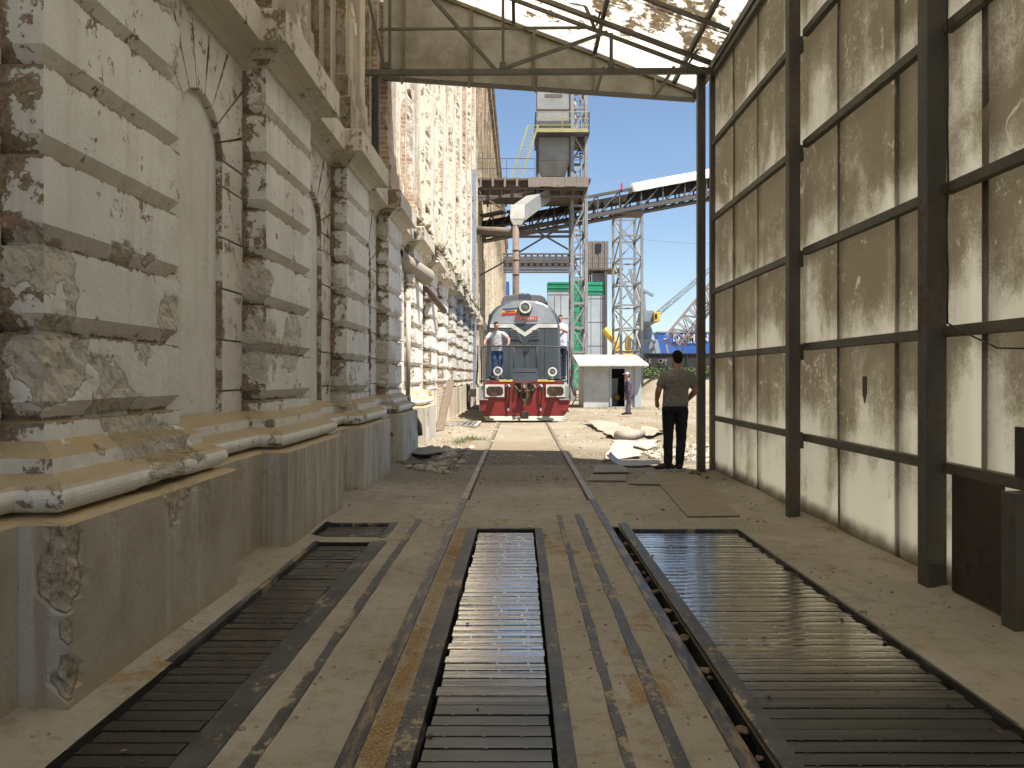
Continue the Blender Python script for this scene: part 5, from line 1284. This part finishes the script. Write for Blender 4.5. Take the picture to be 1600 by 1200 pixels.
for side in (0, 1):
    b = MB()
    for k in range(6):
        y = 515 + k*2.7; u, w = ((797, 808+k*1.3), (832-k*1.3, 843))[side]
        b.prism([(px(u, HF), HF-.004, pz(y, HF)), (px(w, HF), HF-.004, pz(y, HF)), (px(w, HF), HF-.03, pz(y+1.1, HF)), (px(u, HF), HF-.03, pz(y+1.1, HF)), (px(w, HF), HF-.002, pz(y+1.4, HF)), (px(u, HF), HF-.002, pz(y+1.4, HF))][:4], (0, .0, -.008))
    b.build('louvre', M['loco_dark'], lo, fix=True)
b = MB()
for x in (820, 803.2, 837.5, 795.5, 851): b.box(px(x, HF)-.007, px(x, HF)+.007, HF-.006, HF-.001, 1.36, pz(513 if x != 820 else 527, HF))
b.box(px(802, HF), px(839, HF), HF-.007, HF-.0015, pz(543.2, HF), pz(542.6, HF)); b.box(px(820, HF)-.004, px(820, HF)+.004, HF-.0125, HF-.0095, pz(518, HF), pz(506, HF)); b.build('door_seam', M['loco_black'], lo)
b = MB()
for s_ in (-1, 1): b.tube([(px(820+s_*18, HF), HF-.01, pz(531, HF)), (px(820+s_*8, HF), HF-.012, pz(531.3, HF)), (px(820+s_*5.5, HF), HF-.012, pz(533, HF)), (px(820+s_*4.5, HF), HF-.01, pz(536, HF))], .012, 6)
b.build('pressed_rib', M['loco_dark'], lo)
b = MB(); b.tube([P2(819.8, 556, HF-.012), P2(821.5, 549, HF-.012), P2(823.5, 545.5, HF-.012)], [.012, .03, .012], 6); b.tube([P2(820, 553, HF-.01), P2(817.6, 548, HF-.01)], [.02, .006], 6); b.sphere(P2(826.8, 545.5, HF-.01), .022, 8, 6); b.tube([P2(822, 552, HF-.01), P2(826, 549, HF-.01)], [.018, .005], 6); b.build('black_emblem', M['ink'], lo)
# top headlight, number plate, flag sign
c = V(P2(820.5, 480.5, HF-.10)); b = MB(); b.tube([c, c+V((0, .16, 0))], .165, 28); b.box(c.x-.24, c.x+.24, c.y+.02, c.y+.10, c.z-.03, c.z+.03); b.prism([(c.x-.2, HF-.05, c.z-.02), (c.x+.2, HF-.05, c.z-.02), (c.x+.16, HF-.05, c.z-.25), (c.x-.16, HF-.05, c.z-.25)], (0, .04, 0)); hl_ = b.build('top_headlight', M['loco_dark'], lo)
b = MB(); b.ring(c+V((0, -.005, 0)), (0, -1, 0), .14, .20, .05, 32); b.build('lamp_rim', M['loco_white'], hl_, bevel=.008)
b = MB(); b.sphere(c+V((0, -.004, 0)), (.145, .045, .145), 20, 10); b.build('lamp_lens', M['glass'], hl_, smooth=True)
pl = fp([(803.5, 493.8), (840.2, 494), (840.2, 501), (803.5, 500.8)], .022, M['sign_red'], 'number_plate')
b = MB(); z0, z1 = pz(500.6, HF), pz(494.2, HF); x0, x1 = px(804, HF), px(839.8, HF)
for (u, w, e, f) in ((x0, x1, z0, z0+.008), (x0, x1, z1-.008, z1), (x0, x0+.008, z0+.008, z1-.008), (x1-.008, x1, z0+.008, z1-.008)): b.box(u, w, HF-.026, HF-.0225, e, f)
b.build('plate_border', M['loco_white'], pl)
text_mesh('plate_number', '12 53 0084 510-5', .118, M['loco_white'], Matrix.Translation(V((px(821.9, HF), HF-.026, pz(497.6, HF)))) @ FACE @ Matrix.Diagonal(V((.80, 1, 1, 1))), pl, .002, 1.0, .003)
fg = bpy.data.objects.new('flag_sign', None); COL.objects.link(fg); fg.parent = lo; fg.location = V(P2(796, 492, HF)) - V(lo.location)
for nm, mt_, a in (('blue_band', 'sign_blue', [(785.8, 482.4), (808, 481), (808, 483.6), (785.2, 485.2)]), ('yellow_band', 'sign_yellow', [(785.2, 485.3), (808, 483.7), (807.2, 488.2), (784.6, 489)]), ('red_band', 'sign_red', [(784.6, 489.1), (807.2, 488.3), (806.6, 491.2), (784.2, 492)])):
    fp(a, .024, M[mt_], nm, fg)
text_mesh('sign_text', 'ROMANIA', .085, M['ink'], Matrix.Translation(V((px(797.2, HF), HF-.027, pz(486.5, HF)))) @ Matrix.Rotation(R(-3), 4, 'Y') @ FACE @ Matrix.Diagonal(V((.86, 1, 1, 1))), fg, .002, 1.0, .003)
fp([(785.7, 488.3), (787.8, 485.8), (788.6, 488)], .027, M['ink'], 'sign_mark', fg)
# roof: exhaust hood and stack
def rp(poly, d, L, mat, name): 
    b = MB(); b.prism([(px(x, HF), d, pz(y, HF)) for x, y in poly], (0, L, 0)); return b.build(name, mat, lo, fix=True, bevel=.015)
rp([(782.5, 472.5), (785, 463), (790, 459.5), (808.5, 458.5), (808.5, 468.5), (800, 469)], HF+.35, 2.6, M['loco_roof'], 'roof_cowl')
rp([(829, 458.5), (846, 459.5), (852, 463), (857, 472.5), (840, 469.5), (829, 468.3)], HF+.35, 2.6, M['loco_roof'], 'roof_cowl')
b = MB(); xx = px(819, HF+.6); b.box(px(810, HF+.3), px(828.5, HF+.3), HF+.30, HF+1.5, pz(470, HF), pz(457, HF)); b.tube([(xx, HF+.62, pz(470, HF)), (xx, HF+.62, pz(455.3, HF))], [.20, .17], 20); b.build('exhaust_stack', M['loco_dark'], lo, bevel=.03)
# walkways, cab, side gear
for s_ in (-1, 1):
    b = MB(); u = LC+s_*1.22; w = LC+s_*1.46; b.box(min(u, w), max(u, w), HF+.1, 36.4, 1.262, 1.31); b.build('side_walkway', M['loco_black'], lo)
b = MB(); b.box(LC-1.38, LC+1.38, 31.0, 33.4, 1.327, 3.95); b.prism([(LC-1.38, 31, 3.952), (LC+1.38, 31, 3.952), (LC+.9, 31, 4.25), (LC-.9, 31, 4.25)], (0, 2.4, 0)); cab = b.build('cab', M['loco_dark'], lo, bevel=.04, fix=True)
for u, w in ((-1.2, -1.02), (1.02, 1.2)):
    b = MB(); b.box(LC+u, LC+w, 30.97, 30.995, 2.7, 3.6); b.build('window', M['glass'], cab)
b = MB(); b.box(LC-1.15, LC+1.15, 33.41, 36.3, 1.327, 3.6); b.build('rear_hood', M['loco_dark'], lo, bevel=.1)
b = MB(); b.box(LC+1.10, px(880, 26.4), 26.4, 27.4, 1.312, pz(567, 26.4)); b.build('side_locker', M['loco_dark'], lo, bevel=.01)
b = MB(); b.box(LC+1.12, px(877.5, 27.6), 27.6, 29.4, 1.312, pz(526, 27.6)); b.build('side_locker', M['loco_dark'], lo, bevel=.02)
b = MB(); b.box(px(870.5, 27.58), px(877, 27.58), 27.57, 27.596, pz(527.6, 27.58), pz(523.8, 27.58)); b.build('white_label', M['loco_white'], lo)
b = MB()
for x in (884.5, 887.5): b.tube([P2(x, 535, 27), P2(x, 588, 27)], .014, 6)
for y in (556, 559.5, 563, 566.5, 570): b.tube([P2(884.5, y, 27), P2(888, y, 27)], .012, 6)
b.build('side_ladder', M['loco_black'], lo)
# ================================================================== PEOPLE
def skin_mat(name, c):
    n = NT(name, .55, 0, .3); n.col(n.mix(n.step(n.noise(20, 4), .35, .65), tuple(x*.85 for x in c), c)); n.b.inputs['Subsurface Weight'].default_value = 0.0; return n.mat
def cloth(name, c, v=.2, sc=18):
    n = NT(name, .9, 0, .15); a = n.noise(sc, 5, .65); n.col(n.mix(n.step(a, .3, .7), tuple(x*(1-v) for x in c), tuple(min(1, x*(1+v)) for x in c))); n.bump(n.noise(sc*1.2, 4, .6), .012); return n.mat
SK = skin_mat('skin', (.36, .185, .12)); SHOE = cloth('dark_shoe', (.035, .028, .024))
HAIR = cloth('dark_hair', (.014, .011, .010), .3, 60)
def person(label, J, mats, yaw=math.pi/2, girth=1.0, vox=.011, sleeve=.62, hair=HAIR, cap=None, hands=('relaxed', 'relaxed'), jacket=False, group=None):
    """J: joints in the place (head, neck, shoulders, elbows, wrists, fingertips, pelvis, knees, ankles, toes); yaw: the way the body faces.
    The body is lofted limb by limb, then remeshed into one continuous skin."""
    fw = V((math.cos(yaw), math.sin(yaw), 0)); rt = V((fw.y, -fw.x, 0)); up = V((0, 0, 1))
    b = MB()
    def loft(rings, lab, n=20):
        b.m = lab; vs = []; fs = []
        for c, rx, ry in rings:
            for k in range(n):
                a = 2*math.pi*k/n; ca, sa = math.cos(a), math.sin(a)
                sq = (abs(ca)**2.6 + abs(sa)**2.6)**(-1/2.6)
                vs.append(V(c) + rt*(rx*ca*sq) + fw*(ry*sa*sq))
        for i in range(len(rings)-1):
            for k in range(n): fs.append((i*n+k, i*n+(k+1) % n, (i+1)*n+(k+1) % n, (i+1)*n+k))
        fs += [tuple(reversed(range(n))), tuple(range((len(rings)-1)*n, len(rings)*n))]
        b.add(vs, fs)
    def limb(pts, rs, lab, n=14):
        b.m = lab; b.tube(pts, rs, n)
        for p, r in ((pts[0], rs[0]), (pts[-1], rs[-1])): b.sphere(p, r*.99, 12, 8)
    pel, nk, hd = V(J['pelvis']), V(J['neck']), V(J['head'])
    T = lambda t: pel.lerp(nk, t)
    g = girth
    belly = fw*.02*g
    loft([(T(-.16), .150*g, .105*g), (T(-.08), .172*g, .125*g), (T(.05), .172*g, .128*g), (T(.16), .165*g, .12*g)], 2)
    hem = -.10 if jacket else .03
    loft([(T(hem), .182*g, .138*g), (T(.14), .180*g, .140*g), (T(.30)+belly, .176*g, .142*g), (T(.48)+belly*.6, .178*g, .132*g), (T(.68), .190*g, .126*g), (T(.82), .185*g, .112*g), (T(.92), .130*g, .085), (T(1.0), .066, .062)], 1)
    limb([V(J['shl']), T(.90), V(J['shr'])], [.066, .085, .066], 1)
    limb([T(.93), nk+up*.02, hd-up*.06], [.064, .058, .055], 0)
    for s_ in 'lr':
        sh, el, wr, ft = V(J['sh'+s_]), V(J['el'+s_]), V(J['wr'+s_]), V(J['ft'+s_])
        limb([sh, sh.lerp(el, .45), el], [.058*g, .053*g, .044*g], 0); limb([el, el.lerp(wr, .35), wr], [.044*g, .044*g, .030], 0)
        if sleeve < 1: limb([sh, sh.lerp(el, sleeve)], [.070*g, .066*g], 1)
        else: limb([sh, el], [.070*g, .060], 1); limb([el, el.lerp(wr, .94)], [.060, .046], 1)
        # hand: palm, thumb from its side, four unequal curled fingers
        dr = (ft-wr).normalized(); L = .185; side = dr.cross(fw if abs(dr.dot(fw)) < .8 else up).normalized(); 
        if s_ == 'l': inw = rt
        else: inw = -rt
        inw = (inw - dr*inw.dot(dr)).normalized(); acr = dr.cross(inw).normalized(); 
        if acr.dot(fw) < 0: acr = -acr
        b.m = 0; pc = wr + dr*.05
        limb([wr, wr+dr*.045, wr+dr*.085], [.028, .034, .034], 0)
        limb([wr+dr*.05+acr*.02, wr+dr*.085+acr*.025], [.02, .017], 0); limb([wr+dr*.05-acr*.02, wr+dr*.085-acr*.025], [.02, .017], 0)
        grip = hands[0 if s_ == 'l' else 1] == 'grip'
        for k, ln in enumerate((.066, .075, .070, .054)):
            o = wr + dr*.088 + acr*(.030-.0195*k); c1 = .55 if grip else .16; c2 = 1.5 if grip else .5
            p1 = o + (dr*math.cos(c1)+inw*math.sin(c1))*ln*.5; p2 = p1 + (dr*math.cos(c2)+inw*math.sin(c2))*ln*.5
            limb([o, p1, p2], [.0095, .0088, .0075], 0, 8)
        o = wr+dr*.03+acr*.028; p1 = o+(dr*.6+acr*.65+inw*.3).normalized()*.045; p2 = p1+(dr*.9+acr*.15+inw*.35).normalized()*.032
        limb([o, p1, p2], [.014, .0115, .009], 0, 8)
        hip = T(-.06) + rt*(.092*g if s_ == 'r' else -.092*g); kn, an, to = V(J['kn'+s_]), V(J['an'+s_]), V(J['to'+s_])
        limb([hip, hip.lerp(kn, .5), kn], [.098*g, .088*g, .070*g], 2); limb([kn, kn.lerp(an, .4), an+(kn-an)*.02], [.070*g, .068*g, .062], 2)
        limb([an+up*.02, an-up*.03], [.05, .046], 3)
        td = to-an; td.z = 0; td.normalize(); hz = an.z-.062
        b.m = 3; pts = [V((an.x, an.y, hz)) + td*q + up*h_ for q, h_ in ((-.07, .030), (-.02, .042), (.05, .040), (.12, .024), (.185, .010))]; rs_ = [.036, .044, .045, .042, .030]
        limb(pts, rs_, 3)
    # head
    hf = V(J.get('face', fw)); hf = (hf - up*hf.dot(up)*.0).normalized(); hr = hf.cross(up).normalized(); b.m = 0
    def he(c, r, ax): 
        b.m = 0; i0 = len(b.v); b.sphere((0, 0, 0), 1, 18, 12)
        for i in range(i0, len(b.v)):
            q = b.v[i]; b.v[i] = V(c) + hr*(q.x*r[0]) + hf*(q.y*r[1]) + up*(q.z*r[2])
    he(hd+up*.015-hf*.008, (.076, .096, .104), 0); he(hd-up*.045+hf*.022, (.060, .070, .072), 0); he(hd+hf*.095-up*.018, (.014, .018, .024), 0)
    he(hd+hf*.083+up*.018, (.048, .018, .012), 0); he(hd+hf*.085-up*.062, (.026, .014, .010), 0)
    for s_ in (-1, 1): he(hd+hr*s_*.078-hf*.006-up*.008, (.012, .022, .032), 0)
    # one continuous skin
    me = bpy.data.meshes.new('tmp'); me.from_pydata([tuple(v) for v in b.v], [], b.f); tmp = bpy.data.objects.new('tmp', me); COL.objects.link(tmp)
    rm = tmp.modifiers.new('r', 'REMESH'); rm.mode = 'VOXEL'; rm.voxel_size = vox
    sm = tmp.modifiers.new('s', 'SMOOTH'); sm.factor = .5; sm.iterations = 3
    bpy.context.view_layer.update(); ev = tmp.evaluated_get(bpy.context.evaluated_depsgraph_get()); me2 = bpy.data.meshes.new_from_object(ev)
    tree = BVHTree.FromPolygons(b.v, b.f); lab = [x for x in b.mi]
    base = V((pel.x, pel.y, min(v.co.z for v in me2.vertices)))
    idx = []
    for p in me2.polygons:
        r_ = tree.find_nearest(p.center); idx.append(lab[r_[2]] if r_[2] is not None else 0)
    nrm = [v.normal.copy() for v in me2.vertices]; vl = [0]*len(me2.vertices)
    for p, k in zip(me2.polygons, idx):
        for v in p.vertices: vl[v] = max(vl[v], k if k < 3 else 0)
    for i, v in enumerate(me2.vertices):
        if vl[i]: 
            q = v.co; f_ = noise.noise(V((q.x*9, q.y*9, q.z*16))) + .5*noise.noise(V((q.x*20, q.y*20, q.z*34)))
            v.co = q + nrm[i]*f_*(.007 if vl[i] == 2 else .006)
    me2.materials.clear()
    for m_ in mats: me2.materials.append(m_)
    me2.polygons.foreach_set('material_index', idx); me2.polygons.foreach_set('use_smooth', [True]*len(idx))
    me2.transform(Matrix.Translation(-base)); me2.name = 'person'
    bpy.data.objects.remove(tmp); bpy.data.meshes.remove(me)
    o = bpy.data.objects.new('person', me2); COL.objects.link(o); o.location = base
    tag(o, label, 'person')
    # hair and cap are children
    hb = MB(); nu, nv = 26, 14; keep = []
    for j in range(nv+1):
        t = math.pi*j/nv
        for i in range(nu):
            a = 2*math.pi*i/nu; q = V((math.sin(t)*math.cos(a), math.sin(t)*math.sin(a), math.cos(t)))
            w = 1 + .05*noise.noise(q*5) 
            hb.v.append(hd + up*.018 - hf*.010 + hr*(q.x*.083*w) + hf*(q.y*.104*w) + up*(q.z*.110*w)); keep.append(q)
    for j in range(nv):
        for i in range(nu):
            q = [j*nu+i, (j+1)*nu+i, (j+1)*nu+(i+1) % nu, j*nu+(i+1) % nu]; c = sum((keep[k] for k in q), V((0, 0, 0)))/4
            if c.z > .50*c.y + (.12 if c.y > 0 else -.05) + (.55 if c.y < -.35 else 0)*-1: hb.f.append(q); hb.mi.append(0)
    h = hb.build('hair', hair, o, smooth=True); md = h.modifiers.new('t', 'SOLIDIFY'); md.thickness = .012
    for s_ in (-1, 1):
        e = MB(); e.sphere(hd + hf*.086 + hr*s_*.031 + up*.006, .0095, 8, 6); e.build('eye', M['ink'], o, smooth=True)
    if cap:
        cbm = MB(); cbm.sphere(hd+up*.055-hf*.005, (.088, .088, .078), 20, 12)
        pts = [hd+up*.062+hf*.07+hr*.07, hd+up*.055+hf*.16+hr*.045, hd+up*.055+hf*.16-hr*.045, hd+up*.062+hf*.07-hr*.07]; cbm.prism(pts, (0, 0, .012)); cbm.build('cap', cap, o, smooth=False, fix=True)
    return o
# the man with his back to us, at the mouth of the shed
d = 11.55; q = lambda x, y, dy=0: at(x, y, d) + V((0, dy, 0))
J = dict(head=q(1058.5, 560, .03), neck=q(1058.5, 577), shl=q(1039, 587), shr=q(1078, 587), ell=q(1028.5, 609, -.03), elr=q(1086.5, 610, -.02), wrl=q(1027, 625.5, .05), wrr=q(1078, 625, .14),
         ftl=q(1029.5, 641, .08), ftr=q(1070, 632, .24), pelvis=q(1055, 636), knl=q(1044.5, 686, .03), knr=q(1065, 686, .03), anl=q(1044, 732.5), anr=q(1061.5, 732.5), tol=q(1026, 737, .03), tor=q(1060, 735, .3), face=(-.15, 1, 0))
for k in ('anl', 'anr'): J[k].z = .125
person('man seen from behind in a grey polo shirt and dark jeans at the shed mouth', J, [SK, cloth('grey_polo', (.185, .178, .168), .12), cloth('dark_jeans', (.016, .021, .027), .25), cloth('brown_shoe', (.06, .035, .026))], yaw=R(92), girth=1.06, vox=.008)
# driver's mate leaning on the front rail of the engine
d = 24.78; q = lambda x, y, dy=0: at(x, y, d) + V((0, dy, 0))
J = dict(head=q(775.8, 509, -.16), neck=q(775.5, 517, -.06), shl=q(786, 521.5, -.04), shr=q(765.5, 523, -.04), ell=q(795.2, 530, -.14), elr=q(758.5, 532.5, -.14), wrl=q(795, 537.5, -.27), wrr=q(757.5, 538, -.27),
         ftl=q(792.5, 541.5, -.34), ftr=q(759, 541.5, -.34), pelvis=q(776.5, 549, .10), knl=q(782, 571, .06), knr=q(772, 571, .06), anl=q(783, 591, .10), anr=q(770, 591, .10), tol=q(785, 594, -.15), tor=q(768, 594, -.15), face=(.35, -1, -.15))
for k in ('anl', 'anr'): J[k].z = 1.435
person('man in a grey T-shirt and blue jeans leaning on the front rail of the engine', J, [SK, cloth('grey_tshirt', (.36, .36, .37), .15), cloth('blue_jeans', (.035, .065, .13), .5, 7), SHOE], yaw=R(-80), girth=1.05, vox=.010, hands=('grip', 'grip'))
# man on the side walkway
d = 26.1; q = lambda x, y, dy=0: at(x, y, d) + V((0, dy, 0))
J = dict(head=q(875.6, 497.5), neck=q(876.5, 505), shl=q(884, 509.5), shr=q(871, 509, .06), ell=q(885.5, 519, -.02), elr=q(871, 519, .05), wrl=q(880, 516, -.18), wrr=q(875, 514, -.15),
         ftl=q(874.5, 514, -.24), ftr=q(872, 509, -.2), pelvis=q(878, 542), knl=q(881, 564), knr=q(876.5, 564), anl=q(881, 587), anr=q(877, 587), tol=q(883, 590, -.2), tor=q(876, 590, -.2), face=(-.25, -1, 0))
for k in ('anl', 'anr'): J[k].z = 1.42
person('man in a pale blue shirt standing on the side walkway of the engine', J, [SK, cloth('pale_shirt', (.50, .52, .60), .1), cloth('navy_trousers', (.02, .024, .045), .2), SHOE], yaw=R(-95), girth=.95, vox=.011)
# worker walking to the hut
d = 28.0; q = lambda x, y, dy=0: at(x, y, d) + V((0, dy, 0))
J = dict(head=q(979.6, 587), neck=q(981.5, 594), shl=q(981.5, 598, -.16), shr=q(983.5, 598, .16), ell=q(981, 610.5, -.20), elr=q(985.5, 610.5, .2), wrl=q(977.5, 620, -.16), wrr=q(979, 620.5, .12),
         ftl=q(975, 626, -.12), ftr=q(976, 627, .06), pelvis=q(983, 618), knl=q(980.5, 633, -.08), knr=q(983.5, 633, .08), anl=q(979, 646, -.08), anr=q(983.5, 646.5, .08), tol=q(970, 649, -.08), tor=q(974, 649, .08), face=(-1, -.15, 0))
for k in ('anl', 'anr'): J[k].z = .125
person('worker in a dark violet jacket and pale cap walking past the hut door', J, [SK, cloth('violet_jacket', (.075, .06, .09), .3), cloth('dusty_violet_trousers', (.085, .075, .10), .3), SHOE], yaw=R(188), girth=.95, vox=.011, sleeve=1.0, cap=cloth('pale_cap', (.42, .34, .45)), jacket=True)
# ================================================================== LIGHT AND CAMERA
LD = V((-.34, .33, -1.0))
sun = bpy.data.lights.new('sun', 'SUN'); sun.energy = 4.2; sun.angle = R(.5); sun.color = (1.0, .95, .86)
so = bpy.data.objects.new('sun', sun); COL.objects.link(so); so.location = (8, -8, 40); so.rotation_euler = LD.to_track_quat('-Z', 'Y').to_euler()
W = bpy.data.worlds.new('World'); S.world = W; W.use_nodes = True
nt = W.node_tree; bg = nt.nodes['Background']; sk = nt.nodes.new('ShaderNodeTexSky'); sk.sky_type = 'NISHITA'; sk.sun_disc = False
sk.sun_elevation = math.atan2(1, math.hypot(.34, .33)); sk.sun_rotation = math.atan2(.34, -.33); sk.air_density = 1.0; sk.dust_density = .6; sk.ozone_density = 2.0
nt.links.new(sk.outputs[0], bg.inputs[0]); bg.inputs[1].default_value = .060
cam = bpy.data.cameras.new('camera'); co = bpy.data.objects.new('camera', cam); COL.objects.link(co); S.camera = co
co.location = (0, 0, H); co.rotation_euler = (math.pi/2, 0, 0); cam.sensor_width = 36; cam.lens = 36*F/1600
cam.shift_x = (800-VX)/1600; cam.shift_y = (VY-600)/1600; cam.clip_start = .05; cam.clip_end = 6000
vs = S.view_settings; vs.view_transform = 'Standard'; vs.look = 'None'; vs.exposure = 1.5; vs.gamma = 1; vs.use_curve_mapping = False
S.cycles.max_bounces = 10; S.cycles.diffuse_bounces = 8; S.cycles.glossy_bounces = 4; S.cycles.transmission_bounces = 6
S.cycles.use_denoising = True; S.cycles.sample_clamp_indirect = 8
